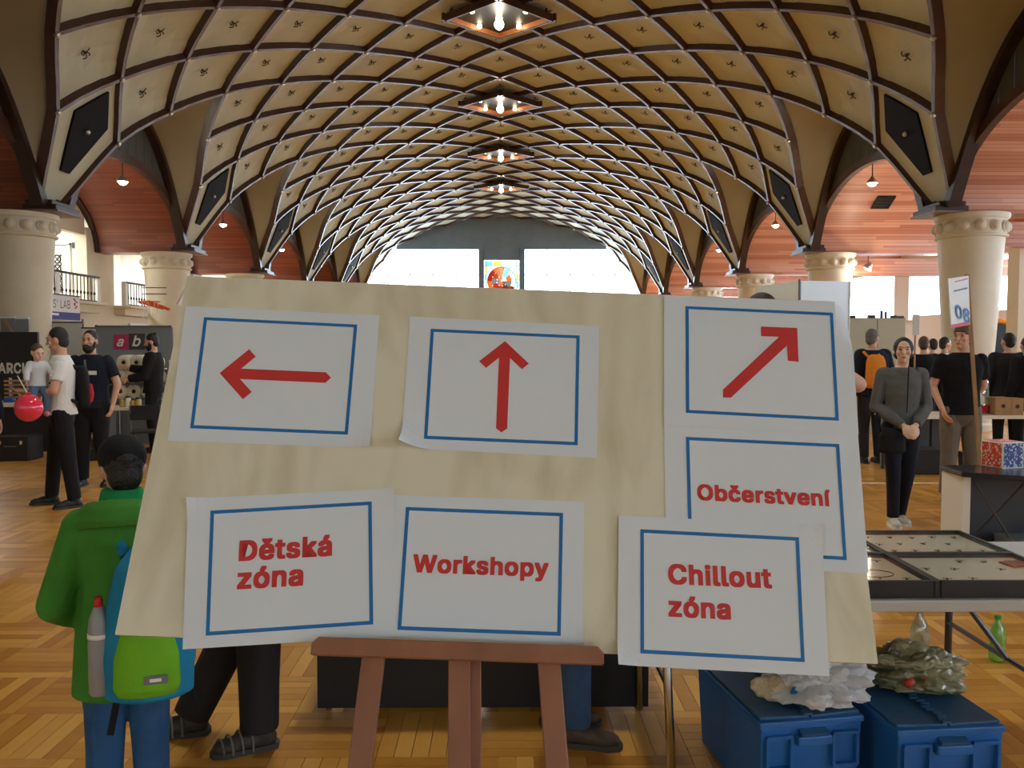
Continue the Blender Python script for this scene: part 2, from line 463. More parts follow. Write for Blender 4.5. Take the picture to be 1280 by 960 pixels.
def sweep(samples, w_, d_in, d_out):
    """rectangular rib along (u, v) samples"""
    m = MB(); pts = [V(u, v, 0) for u, v in samples]; rings = []
    for k, (u, v) in enumerate(samples):
        a = pts[max(0, k - 1)]; b = pts[min(len(pts) - 1, k + 1)]; T = (b - a).normalized(); N = vn(u)
        N = (N - T * N.dot(T)).normalized(); B = T.cross(N)
        rings.append([pts[k] + B * (sb * w_ / 2) + N * (d_out if ob else -d_in) for sb, ob in ((-.5, 0), (.5, 0), (1, 1), (-1, 1))])
    return m.rings(rings)
def rib_v(u, c, sgn):
    v = c + sgn * u
    lo = fold(round(c)) == 0 and u < 1
    if lo: v = c + sgn * (0.3 + 0.7 * u)
    ve = c + sgn * 18
    if fold(round(ve)) == 0 and 18 - u < 1: v = ve - sgn * (0.3 + 0.7 * (18 - u))
    return v
for sgn in (1, -1):
    for c in range(VLO - 18 - 6, VHI + 25, 2):
        us = [k / 3 for k in range(0, 55)]
        run = []
        for u in us:
            v = rib_v(u, c, sgn); w_ = min(u, 18 - u)
            ok = VLO <= v <= VHI and (abs(fold2 := (((v + 3) % 6) - 3)) <= w_ + 1e-3 or w_ >= 3 or (w_ < 1 and abs(fold2) < 1.01))
            if w_ < 1 and not (fold(round(c)) == 0 if u < 9 else fold(round(c + sgn * 18)) == 0): ok = False
            if ok: run.append((u, v))
        if len(run) < 3: continue
        mids = [V(u, v) for u, v in run]; cc = mids[len(mids) // 2]
        if max(p.y for p in mids) < -4: continue
        m = sweep(run, 0.17, 0.0, 0.17)
        m.v = [tuple(Vector(p) - cc) for p in m.v]
        m.build('rib', 'rib_wood', ceil, loc=cc)
caps = MB()
for i in range(1, 18):
    for j in range(-12, VHI + 1):
        if (i + j) % 2: continue
        if abs(fold(j)) > min(i, 18 - i): continue
        p = V(i, j); n = vn(i)
        R = n.to_track_quat('Z', 'Y').to_matrix()
        rings = [[p + R @ Vector((r * math.cos(a * math.pi / 3), r * math.sin(a * math.pi / 3), z)) for a in range(6)] for r, z in ((0.025, -0.045), (0.05, -0.03), (0.055, 0.02))]
        caps.rings(rings)
o = caps.build('node_caps', 'cap_metal', ceil); o['kind'] = 'stuff'

# feet, lunettes, aisle barrels
def uv_patch(poly, off, side, yk_v):
    out = []
    for u, v in poly:
        uu = u if side > 0 else 18 - u
        out.append(V(uu, yk_v + v, off))
    return out
ARCH_X, AP, HW = 8.32, 7.08, 3.1
def arch_z(t): return AP - 2.85 * (min(1.0, abs(t) / HW)) ** 2.15
WX, WH, WZ, WR = 8.5, 3.24, 4.1, 1.75
def barrel_z(t): return WZ + WR * math.sqrt(max(0.0, 1 - (t / WH) ** 2))
speakers = []
ORD = {-3: 'behind', -2: 'behind', -1: 'overhead', 0: 'nearest', 1: 'second', 2: 'third', 3: 'fourth', 4: 'fifth', 5: 'last'}
for side in (1, -1):
    sname = 'right' if side > 0 else 'left'
    for k in range(-3, 6):
        vk = 6 * k; yk = VY(vk)
        # foot panel, fan of quads down to the springing
        c = Vector((side * 8.0, yk, 5.2)); m = MB(); n = 8; vs = []
        for a in range(n + 1):
            u = 2.0 * a / n
            half = (0.3 + 0.7 * u) if u <= 1 else max(0.0, 2 - u)
            for b in (-1, -.5, 0, .5, 1):
                v = half * b
                if vk + v > VHI: v = 0
                if vk + v < VLO: v = 0
                vs.append(V(u if side > 0 else 18 - u, vk + v, 0.09) - c)
        fs = [(a * 5 + b, a * 5 + b + 1, (a + 1) * 5 + b + 1, (a + 1) * 5 + b) for a in range(n) for b in range(4)]
        m.add(vs, fs); m.build('foot_panel', 'plaster', ceil, loc=c)
        # foot block on the capital
        m = MB(); m.box((side * 8.42, yk, 4.17), (0.62, 0.9, 0.1)); m.box((side * 8.46, yk, 4.26), (0.5, 0.78, 0.1)); m.build('foot_block', 'dark_wood', ceil, bevel=0.015)
        m = MB(); m.box((side * 8.37, yk, 4.105), (0.6, 0.95, 0.035)); m.build('foot_plate', 'foot_trim', ceil)
        if k >= 0 and k < 5:
            m = MB(); pl = [(1.66, 0.0), (1.08, 0.5), (0.72, 0.42), (0.38, 0.1), (0.38, -0.1), (0.72, -0.42), (1.08, -0.5)]
            pl = [(1.68, 0.0), (1.12, 0.54), (0.42, 0.13), (0.42, -0.13), (1.12, -0.54)]
            a_ = uv_patch(pl, 0.05, side, vk); b_ = uv_patch(pl, 0.12, side, vk)
            c = sum(b_, Vector()) / 5; vs = [p - c for p in a_ + b_]
            cen = len(vs); vs.append(uv_patch([(0.95, 0)], 0.04, side, vk)[0] - c)
            m.add(vs, [(q, (q + 1) % 5, cen) for q in range(5)] + [(q, 5 + q, 5 + (q + 1) % 5, (q + 1) % 5) for q in range(5)])
            t = thing('loudspeaker', c, f'black five-sided loudspeaker grille above the {ORD[k]} {sname} column', 'loudspeaker', 'loudspeakers in the vault feet')
            m.build('grille', 'grille', t)
            q = uv_patch([(0.95, 0)], 0.025, side, vk)[0] - c
            MB().ell(q, (0.05, 0.05, 0.05), 10, 7).build('badge', 'cap_metal', t, smooth=True)
    for k in range(-3, 5):
        vk = 6 * k; ym = VY(vk + 3); c = Vector((side * 8.0, ym, 6.0))
        # smooth plaster lunette between the rib edges and the side arch
        N = 32; M_ = 6; vs = []; arch = []
        for a in range(N + 1):
            t = a / N; s = 1 - abs(2 * t - 1)                          # 0 at feet, 1 at apex
            u = 3 * s; vv = (0.3 + 0.7 * u) if u < 1 else u
            v = vk + (vv if t <= .5 else 6 - vv)
            r = V(u if side > 0 else 18 - u, v, 0.09)
            ty = -HW * (1 - s) ** 1.0 * (1 if t <= .5 else -1)
            # same y spacing as the rib so the rulings stay level
            ty = (VY(v) - ym) * (HW / (BAY / 2 - 0.35)); ty = max(-HW, min(HW, ty))
            q = Vector((side * ARCH_X, ym + ty, arch_z(ty)))
            arch.append(q)
            for b in range(M_ + 1):
                w_ = b / M_; p = r.lerp(q, w_); p.z += 0.10 * math.sin(math.pi * w_) * s
                vs.append(p - c)
        fs = [(a * (M_ + 1) + b, a * (M_ + 1) + b + 1, (a + 1) * (M_ + 1) + b + 1, (a + 1) * (M_ + 1) + b) for a in range(N) for b in range(M_)]
        MB().add(vs, fs).build('lunette', 'lunette_plaster', ceil, smooth=True, loc=c)
        m = MB(); rr = []
        for a, q in enumerate(arch):
            T = (arch[min(N, a + 1)] - arch[max(0, a - 1)]).normalized(); X = Vector((1, 0, 0)); Nn = T.cross(X).normalized()
            if Nn.z < 0: Nn = -Nn
            rr.append([q + X * (side * sx) + Nn * sn - c for sx, sn in ((-0.03, -0.13), (0.2, -0.13), (0.2, 0.06), (-0.03, 0.06))])
        m.rings(rr); m.build('arch_trim', 'dark_wood', ceil, loc=c)
        # tympanum boards between the plaster arch and the barrel arch
        nb = 14
        for b in range(nb):
            t0 = -HW + 2 * HW * b / nb + 0.01; t1 = -HW + 2 * HW * (b + 1) / nb - 0.01
            zt0, zt1 = arch_z(t0) + 0.02, arch_z(t1) + 0.02; zb0, zb1 = barrel_z(t0), barrel_z(t1)
            if max(zt0 - zb0, zt1 - zb1) < 0.03: continue
            xx = side * (WX - 0.02)
            vs = [(xx, ym + t0, min(zb0, zt0)), (xx, ym + t1, min(zb1, zt1)), (xx, ym + t1, max(zt1, zb1)), (xx, ym + t0, max(zt0, zb0))]
            vs += [(xx + side * 0.05, y, z) for _, y, z in vs]; c2 = Vector(vs[0])
            MB().add([Vector(v) - c2 for v in vs], [(0, 1, 2, 3), (4, 7, 6, 5), (0, 4, 5, 1), (1, 5, 6, 2), (2, 6, 7, 3), (3, 7, 4, 0)]).build('tympanum_board', 'green_board', ceil, loc=c2)
        m = MB(); m.box((side * (WX + 0.08), ym, AP - 1.3), (0.02, 6.6, 3.0))
        # barrel
        XO = 14.0 if side > 0 else 10.75
        m = MB(); arc = 0.0; prev = None; rows = 28; c = Vector((side * WX, ym, WZ))
        for a in range(rows + 1):
            th = math.pi * a / rows; y = -WH * math.cos(th); z = WR * math.sin(th)
            if prev: arc += math.hypot(y - prev[0], z - prev[1])
            prev = (y, z)
            m.v += [(0, y, z), (side * (XO - WX), y, z)]; m.a += [arc, arc]
        m.f = [(2 * a, 2 * a + 1, 2 * a + 3, 2 * a + 2) for a in range(rows)]
        m.build('aisle_barrel', 'aisle_planks_lit' if side > 0 else 'aisle_planks_shaded', ceil, smooth=True, loc=c)
        m = MB(); rr = []
        for a in range(rows + 1):
            th = math.pi * a / rows; y, z = -math.cos(th), math.sin(th)
            rr.append([Vector((side * sx, y * (WH + e), z * (WR + e))) for sx, e in ((-0.06, -0.07), (0.08, -0.07), (0.08, 0.12), (-0.06, 0.12))])
        m.rings(rr); m.build('barrel_trim', 'rib_wood', ceil, loc=c)
        if side < 0:
            m = MB(); m.rings([[q + Vector((side * (XO - WX), 0, 0)) for q in r] for r in rr]); m.build('barrel_trim', 'dark_wood', ceil, loc=c)
    # springing beams over the columns out to the aisle wall
    for k in range(-3, 6):
        yk = VY(6 * k); XO = 14.0 if side > 0 else 10.9
        m = MB(); m.box((side * (8.45 + XO) / 2, yk, 4.22), (XO - 8.45, 0.6, 0.26)); m.a = [v[2] for v in m.v]; m.build('springing_beam', 'aisle_planks_lit' if side > 0 else 'aisle_planks_shaded', ceil)
        if side > 0 and k <= 1:
            m = MB(); m.a = []
            m.box(((9.6 + XO) / 2, yk + 0.1, 3.74), (XO - 9.6, 0.3, 0.46)); m.a = [v[2] for v in m.v]
            m.build('cross_beam', 'aisle_planks_lit', ceil)
# unseen slab added over the vault to stop sky light leaking in
m = MB(); m.box((0, (YBACK + YEND) / 2, 10.3), (32, YEND - YBACK + 2, 0.2)); m.build('light_block_slab', 'dark_wood', ceil)

# columns ------------------------------------------------------------
boss = MB(); boss.lathe([(0.0001, 0.075), (0.05, 0.066), (0.085, 0.035), (0.095, 0.0), (0.112, 0.008), (0.115, -0.03)], 12); boss_me = boss.mesh('boss', True); boss_me.materials.append(MATS['column_stone'])
def column(side, k):
    yk = VY(6 * k)
    t = sempty('column', (side * 9.02, yk, 0), f'cream round column tapering downwards, {ORD[k]} on the {"right" if side > 0 else "left"} of the nave')
    MB().lathe([(0.44, 0), (0.44, 0.12), (0.40, 0.16), (0.405, 0.8), (0.46, 1.65), (0.53, 2.8), (0.575, 3.58), (0.585, 3.66)], 36).build('shaft', 'column_stone', t, smooth=True, sharp=40)
    MB().lathe([(0.585, 3.64), (0.63, 3.66), (0.64, 3.69), (0.60, 3.71), (0.605, 3.98), (0.64, 4.0), (0.66, 4.04), (0.66, 4.09)], 36).build('capital', 'column_stone', t, smooth=True, sharp=30)
    for q in range(14):
        a = 2 * math.pi * q / 14
        o = inst('boss', boss_me, t); o.location = (0.612 * math.cos(a), 0.612 * math.sin(a), 3.845); o.rotation_euler = Vector((math.cos(a), math.sin(a), 0)).to_track_quat('Z', 'Y').to_euler()
    return t
for k in range(-1, 6):
    for side in (1, -1): column(side, k)

# end wall ------------------------------------------------------------
wall_end = sempty('wall_end', (0, YEND, 0), 'glazed end wall of the hall under a dark blue band')
ys = 0.0
band = [(x, z) for x, z in [pf(k / 4) for k in range(0, 73)] if z >= 7.3]
band = [(6.32, 7.32)] + [p for p in band if p[1] > 7.33] + [(-6.32, 7.32)]
MXZ = Matrix(((1, 0, 0, 0), (0, 0, 1, 0), (0, 1, 0, 0), (0, 0, 0, 1)))
MB().prism([(x, z + 0.25 if z > 7.33 else z) for x, z in band], 0, 0.25, MXZ).build('band', 'end_band', wall_end)
MB().box((0, 0.12, 1.5), (20, 0.25, 3.0)).build('base_wall', 'cream_wall', wall_end)
MB().box((-1.22, 0.1, 5.15), (0.34, 0.3, 4.4)).build('pier', 'end_band', wall_end)
MB().box((1.22, 0.1, 5.15), (0.34, 0.3, 4.4)).build('pier', 'end_band', wall_end)
MB().box((0, 0.1, 7.0), (2.2, 0.3, 0.66)).build('lintel', 'end_band', wall_end)
MB().box((0, 0.1, 3.6), (2.2, 0.3, 1.2)).build('pier_base', 'end_band', wall_end)
for sx in (-1, 1):
    for xx in ((2.7, 4.1, 5.5, 6.8)):
        MB().box((sx * xx, 0.1, 5.0), (0.05, 0.08, 4.7)).build('mullion', 'white_paint', wall_end)
    for zz in (4.4, 5.8):
        MB().box((sx * 4.6, 0.1, zz), (6.6, 0.08, 0.05)).build('transom', 'white_paint', wall_end)
    gl = [(sx * 1.38, 3.0), (sx * 8.3, 3.0), (sx * 8.3, 4.5), (sx * 7.75, 5.5), (sx * 6.32, 7.33), (sx * 1.38, 7.33)]
    w_ = MB().prism(gl, 0, 0.01, MXZ).build('window_glazing', 'window_glass', wall_end)
# stained glass, a medallion in a pale border
win = sempty('window_1', (0, YEND + 0.05, 5.42), 'stained glass window with a red and white round medallion')
for nm, c in (('sg_white', (0.9, 0.95, 0.85)), ('sg_yellow', (0.95, 0.75, 0.25)), ('sg_aqua', (0.45, 0.85, 0.85)), ('sg_red', (0.55, 0.08, 0.03)), ('sg_orange', (0.8, 0.3, 0.08)), ('sg_grey', (0.35, 0.35, 0.3)), ('sg_brown', (0.25, 0.08, 0.03))):
    glass_mat(nm, tuple(x * 0.45 for x in c) + (1,))
def pane(pts, mm): MB().prism(pts, -0.02, 0.0, MXZ).build('pane', mm, win)
n = 16; R0 = 0.86
for q in range(4):
    for r_ in range(4):
        e = 0.263; lo = -1.05 + r_ * 0.525
        for (x0, y0, x1, y1) in (((lo, 0.92, lo + 0.525, 1.22),) if q == 0 else ((lo, -1.22, lo + 0.525, -0.92),) if q == 1 else ((-1.05, -0.92 + r_ * .46, -0.9, -0.92 + (r_ + 1) * .46),) if q == 2 else ((0.9, -0.92 + r_ * .46, 1.05, -0.92 + (r_ + 1) * .46),)):
            pane([(x0 + .01, y0 + .01), (x1 - .01, y0 + .01), (x1 - .01, y1 - .01), (x0 + .01, y1 - .01)], ('sg_aqua', 'sg_yellow', 'sg_white', 'sg_white')[(q + r_) % 4])
for q in range(4):                                             # spandrels round the medallion
    a0 = q * math.pi / 2; arc_ = [(R0 * math.cos(a0 + t * math.pi / 16), R0 * math.sin(a0 + t * math.pi / 16)) for t in range(9)]
    cx, cy = (0.9 if q in (0, 3) else -0.9), (0.92 if q < 2 else -0.92)
    mid = [(cx, arc_[0][1] if q in (0, 2) else cy)]
    pane(arc_[::-1] + ([(cx, 0), (cx, cy), (0, cy)] if q in (0, 2) else [(0, cy), (cx, cy), (cx, 0)]), 'sg_white')
cols = ['sg_red', 'sg_orange', 'sg_white', 'sg_aqua', 'sg_grey', 'sg_red', 'sg_brown', 'sg_yellow', 'sg_white']
rr_ = random.Random(3)
for ring, (ra, rb, nn) in enumerate(((0.0, 0.3, 5), (0.3, 0.6, 9), (0.6, 0.84, 14))):
    for q in range(nn):
        a0, a1 = 2 * math.pi * q / nn, 2 * math.pi * (q + 1) / nn; am = (a0 + a1) / 2
        mm = rr_.choice(['sg_red', 'sg_orange', 'sg_brown', 'sg_red', 'sg_grey']) if math.sin(am + 0.5) < 0.25 else rr_.choice(['sg_white', 'sg_white', 'sg_grey', 'sg_aqua', 'sg_orange'])
        e = 0.01
        inner = [(max(ra, .02) * math.cos(a1), max(ra, .02) * math.sin(a1)), (max(ra, .02) * math.cos(a0), max(ra, .02) * math.sin(a0))]
        pane([(rb * math.cos(a0), rb * math.sin(a0)), (rb * math.cos(am), rb * math.sin(am)), (rb * math.cos(a1), rb * math.sin(a1))] + inner, mm)
m = MB()
for r_ in (0.85,): m.tube([(r_ * math.cos(a * math.pi / 16), 0, r_ * math.sin(a * math.pi / 16)) for a in range(32)], 0.02, 6, close=True)
for x in (-0.9, 0.9): m.box((x, 0, 0), (0.03, 0.04, 2.44))
for z in (-0.92, 0.92): m.box((0, 0, z), (2.1, 0.04, 0.03))
m.build('leading', 'iron', win)

# unseen rear wall, its window slots sized to set the frontal light
wbk = sempty('wall_back', (0, YBACK, 0), 'unseen cream rear wall with window slots sized for the frontal light')
MB().box((0, 0, 1.05), (30, 0.3, 2.1)).build('lower_wall', 'cream_wall', wbk)
MB().box((0, 0, 7.25), (30, 0.3, 5.9)).build('upper_wall', 'cream_wall', wbk)
for xa_, xb_ in ((-15, -5.6), (-4.8, -0.4), (0.4, 4.8), (5.6, 15)):
    MB().box(((xa_ + xb_) / 2, 0, 3.2), (xb_ - xa_, 0.3, 2.2)).build('pier', 'cream_wall', wbk)

# side walls ----------------------------------------------------------
# left: piers, gallery openings with balconies
wl = sempty('wall_left', (-10.8, 0, 0), 'cream left wall with gallery openings over the aisle')
for k in range(-3, 5):
    y0, y1 = VY(6 * k), VY(6 * k + 6); ym = (y0 + y1) / 2
    MB().box((-0.15, y0, 2.35), (0.3, 1.55, 4.7)).build('pier', 'cream_wall', wl)
    MB().box((-0.15, ym, 1.25), (0.3, BAY - 1.55, 2.5)).build('lower_wall', 'cream_wall', wl)
    # lunette infill under the barrel end
    pts = [(-(BAY / 2 - .75), 4.5)] + [(t, barrel_z(t) + 0.1) for t in np.linspace(-2.75, 2.75, 15)] + [((BAY / 2 - .75), 4.5)]
    Myz = Matrix(((0, 0, 1, 0), (1, 0, 0, ym), (0, 1, 0, 0), (0, 0, 0, 1)))
    MB().prism([(float(a), float(b)) for a, b in pts], -0.25, -0.05, Myz).build('lunette_wall', 'cream_wall', wl)
    MB().box((0.06, ym, 2.56), (0.5, BAY - 1.5, 0.22)).build('balcony_ledge', 'cream_wall', wl, bevel=0.02)
    MB().box((0.14, ym, 2.69), (0.72, BAY - 1.4, 0.07)).build('balcony_ledge', 'cream_wall', wl, bevel=0.01)
    # gallery room behind
    MB().box((-1.6, ym, 2.6), (3.0, BAY, 0.1)).build('gallery_floor', 'cream_wall', wl)
    MB().box((-2.6, ym, 3.8), (0.1, BAY, 2.4)).build('gallery_wall', 'white_paint', wl)
    MB().box((-1.6, y1 - 0.02, 3.8), (2.2, 0.08, 2.4)).build('gallery_partition', 'white_paint', wl)
    MB().box((-1.6, ym, 5.0), (3.0, BAY, 0.1)).build('gallery_ceiling', 'white_paint', wl)
mat('fill_glow', (1, 1, 1, 1), 0.5, emit=(1, 0.97, 0.92, 1), estr=6)
for k, nm in ((0, 'nearest'), (1, 'second'), (2, 'third')):  # lamps added to brighten the gallery behind the balconies
    ym = VY(6 * k + 3)
    t = thing('gallery_fill', (-12.2, ym, 4.92), f'added fill light panel on the {nm} gallery ceiling behind the balcony', 'light', 'added gallery fill lights')
    MB().box((0, 0, 0), (0.3, 5.0, 0.05)).build('housing', 'white_paint', t)
    MB().box((0, 0, -0.03), (0.24, 4.9, 0.02)).build('diffuser', 'fill_glow', t)
    l = bpy.data.lights.new('fill_light', 'AREA'); l.shape = 'RECTANGLE'; l.size = 0.24; l.size_y = 4.9; l.energy = 240
    o = bpy.data.objects.new('fill_light', l); col.objects.link(o); o.parent = t; o.location = (0, 0, -0.05)
# balconies: iron balustrades
bal = MB(); bal.tube([(0, 0, 0), (0, 0, 0.62)], 0.013, 6); bal.ell((0, 0, 0.2), (0.03, 0.03, 0.05), 8, 6)
bal_me = bal.mesh('baluster', True); bal_me.materials.append(MATS['iron'])
for k, nm in ((0, 'nearest'), (1, 'second')):
    y0, y1 = VY(6 * k) + 0.8, VY(6 * k + 6) - 0.85
    t = thing('balcony_railing', (-10.5, y0, 2.72), f'black iron balcony railing on the {nm} left gallery', 'railing', 'left gallery railings')
    MB().box((0, (y1 - y0) / 2, 0.66), (0.1, y1 - y0 + 0.1, 0.05)).build('handrail', 'iron', t, bevel=0.01)
    MB().box((0, (y1 - y0) / 2, 0.04), (0.04, y1 - y0, 0.03)).build('bottom_rail', 'iron', t)
    nbal = 30
    for q in range(nbal + 1):
        inst('baluster', bal_me, t, loc=(0, (y1 - y0) * q / nbal, 0.03))
    for yy in (0, (y1 - y0) * 0.62, y1 - y0):
        MB().box((-0.02, yy, 0.34), (0.12, 0.16, 0.66)).build('post', 'white_paint', t, bevel=0.01)
MB().box((-17.0, 20, 5), (0.2, 70, 10)).build('wall_outer_left', 'cream_wall')  # unseen wall added to close the side against leaking sky light
struct(bpy.data.objects['wall_outer_left'], 'unseen wall beyond the left gallery, added to keep sky light out')

# right: wall with windows in the outer aisle
wr = sempty('wall_right', (14.0, 0, 0), 'cream right aisle wall with a row of windows')
MB().box((0.15, 20, 1.3), (0.3, 64, 2.6)).build('lower_wall', 'white_paint', wr)
MB().box((0.15, 20, 5.2), (0.3, 64, 1.9)).build('upper_wall', 'white_paint', wr)
for k in range(-3, 6):
    y0 = VY(6 * k)
    MB().box((0.0, y0 - 1.1, 3.4), (0.5, 1.1, 1.9)).build('pier', 'white_paint', wr)
    MB().box((0.12, y0 + 2.4, 3.4), (0.08, 0.06, 1.8)).build('mullion', 'white_paint', wr)
    MB().box((0.1, y0 + 2.4, 3.4), (0.012, 6.0, 1.8)).build('pane', 'window_glass', wr)

# ================================================================== lamps
mat('shade_dark', srgb(30, 32, 28), 0.5)
LAMPN = {0: 'nearest in view', 1: 'second nearest in view', 2: 'third nearest in view', 3: 'farthest in view', -1: 'just above the picture', -2: 'overhead, before the board'}
for k in range(-2, 4):
    y = VY(6 * k + 3); x = 0.0
    t = thing('ceiling_lamp', (0, y, 8.99), f'diamond-framed wooden ceiling lamp at the vault crown, {LAMPN[k]}', 'ceiling lamp', 'crown lamps')
    hx, hy = 1.17, 1.12
    cs = [(hx, 0), (0, hy), (-hx, 0), (0, -hy)]
    for q in range(4):
        a, b = Vector(cs[q] + (0.085,)), Vector(cs[(q + 1) % 4] + (0.085,)); e = (b - a).normalized() * 0.07
        MB().beam(a - e, b + e, 0.03, 0.13).build('frame_board', 'lamp_wood_lit', t)
        MB().beam(a * 1.035 - e * 1.6, b * 1.035 + e * 1.6, 0.05, 0.17).build('outer_board', 'rib_wood', t)
    MB().prism([(cs[q][0] * .98, cs[q][1] * .98) for q in range(4)], 0.135, 0.15).build('back_board', 'shade_dark', t)
    MB().ell((0, 0, -0.06), (0.11, 0.11, 0.12), 12, 8).ell((0, 0, 0.08), (0.075, 0.075, 0.08), 12, 8).build('globe', 'bulb', t, smooth=True)
    for (bx, by) in ((0.46, 0.50), (-0.46, 0.50), (0.6, -0.42), (-0.6, -0.42), (0, -0.85)):
        MB().lathe([(0.02, 0.08), (0.05, 0.05), (0.06, 0.0), (0.03, -0.03)], 10, (bx, by, 0.06)).build('spot_bulb', 'bulb', t, smooth=True)
    bulb_light('lamp_light', (0, 0, -0.22), 30, t, 0.1, (1.0, 0.9, 0.76))
    l = bpy.data.lights.new('lamp_spot', 'SPOT'); l.energy = 720; l.spot_size = math.radians(150); l.spot_blend = 1.0; l.shadow_soft_size = 0.35; l.color = (0.95, 0.98, 0.92)
    o = bpy.data.objects.new('lamp_spot', l); col.objects.link(o); o.parent = t; o.location = (0, 0, -0.2)
pend = None
for k in range(0, 5):
    for side in (-1, 1):
        y = VY(6 * k + 3); lab = f'white pendant bulb lamp under the {ORD[k]} {"right" if side > 0 else "left"} aisle arch'
        t = thing('pendant_lamp', (side * 8.62, y, 5.36), lab, 'pendant lamp', 'aisle pendant lamps')
        MB().tube([(0, 0, 0.1), (0, 0, 0.47)], 0.012, 6).build('cord', 'iron', t)
        MB().lathe([(0.03, 0.16), (0.05, 0.12), (0.12, 0.04), (0.13, 0.0)], 14, cap=False).build('shade', 'cap_metal', t, smooth=True)
        MB().ell((0, 0, 0.0), (0.1, 0.1, 0.075), 12, 8).build('bulb', 'bulb', t, smooth=True)
        bulb_light('pendant_light', (0, 0, -0.12), 36 if side > 0 else 20, t, 0.09)
p = P(1085, 334, 22.9)
t = thing('spotlight', p, 'bright clip-on spotlight under the wooden cross beam of the right aisle', 'spotlight')
MB().tube([(0, 0, 0.05), (0, 0, 0.3)], 0.012, 6).build('stem', 'iron', t)
MB().lathe([(0.04, 0.14), (0.07, 0.1), (0.14, -0.06)], 14, cap=False).build('shade', 'cap_metal', t, smooth=True, rot=(0.2, 0.6, 0))
MB().ell((0, 0, 0), (0.1, 0.1, 0.08), 12, 8).build('bulb', 'bulb', t, smooth=True)
bulb_light('spot_glow', (0, -0.15, -0.15), 45, t, 0.09)

# ceiling vents in the wood barrels
for px, py, side in ((1105, 268, 1), (170, 240, -1)):
    pass
y_ = VY(3) + 2.3
t = thing('ceiling_vent', (9.9, y_, barrel_z(2.3) - 0.03), 'small dark square vent in the orange wooden aisle vault', 'vent')
sl = math.atan2(-WR / WH * 2.3 / math.sqrt(WH ** 2 - 2.3 ** 2) * 1.0, 1)
MB().box((0, 0, 0), (0.46, 0.5, 0.04), (sl, 0, 0)).build('vent_frame', 'iron', t)
for q in range(4): MB().box((0, (q - 1.5) * 0.1, -0.03 + (q - 1.5) * 0.1 * math.tan(sl)), (0.4, 0.03, 0.02), (sl, 0, 0)).build('slat', 'shade_dark', t)

# ================================================================== sign board on easel
BC = Vector((0.09311, 1.80937, 1.41663)); BLEAN, BROLL, BYAW = 0.43225, 0.04296, 0.00887; BW, BH = 1.486, 0.7936
BM = Matrix.Translation(BC) @ (Matrix.Rotation(BYAW, 4, 'Z') @ Matrix.Rotation(-BLEAN, 4, 'X') @ Matrix.Rotation(BROLL, 4, 'Y'))
BMI = BM.inverted()
def bl(px, py, yo=0.0):
    """board-plane coordinates (x, z) hit by the ray through a pixel"""
    r = RC @ Vector(((px - 640) / F, -(py - 480) / F, -1.0))
    o = BMI @ CAM; d = BMI.to_3x3() @ r
    k = (yo - o.y) / d.y; q = o + d * k
    return q.x, q.z
def ply_mat():
    m = bpy.data.materials.new('birch_ply'); m.use_nodes = True; nt = m.node_tree; b = nt.nodes['Principled BSDF']; N = nt.nodes.new; L = nt.links.new
    tc = N('ShaderNodeTexCoord'); mp = N('ShaderNodeMapping'); mp.inputs['Scale'].default_value = (2.0, 1, 0.9); L(tc.outputs['Object'], mp.inputs[0])
    n1 = N('ShaderNodeTexNoise'); n1.inputs['Scale'].default_value = 2.2; n1.inputs['Detail'].default_value = 6; n1.inputs['Distortion'].default_value = 1.4; L(mp.outputs[0], n1.inputs['Vector'])
    w = N('ShaderNodeTexWave'); w.inputs['Scale'].default_value = 2.0; w.inputs['Distortion'].default_value = 9; w.inputs['Detail'].default_value = 3; w.inputs['Detail Scale'].default_value = 0.8; L(mp.outputs[0], w.inputs['Vector'])
    ad = N('ShaderNodeMath'); ad.operation = 'MULTIPLY_ADD'; ad.inputs[1].default_value = 0.07; L(w.outputs['Fac'], ad.inputs[0]); L(n1.outputs[0], ad.inputs[2])
    cr = N('ShaderNodeValToRGB'); cr.color_ramp.elements[0].position = 0.3; cr.color_ramp.elements[1].position = 0.6
    cr.color_ramp.elements[0].color = srgb(202, 190, 158); cr.color_ramp.elements[1].color = srgb(228, 219, 194)
    L(ad.outputs[0], cr.inputs[0]); L(cr.outputs[0], b.inputs['Base Color']); b.inputs['Roughness'].default_value = 0.42
    MATS['birch_ply'] = m
ply_mat()
mat('paper', srgb(222, 226, 230), 0.7, bump=0.03, bump_scale=9)
mat('print_blue', srgb(20, 112, 178), 0.55)
mat('print_red', srgb(206, 52, 48), 0.55)
mat('easel_wood', srgb(152, 98, 68), 0.5, noise_amt=0.25, noise_scale=9, stretch=(1, 1, 0.15))
board = MB().box((0, 0.006, 0), (BW, 0.012, BH)).build('sign_board', 'birch_ply'); board.matrix_world = BM
tag(board, 'large pale plywood board leaning on the wooden easel', 'sign board')

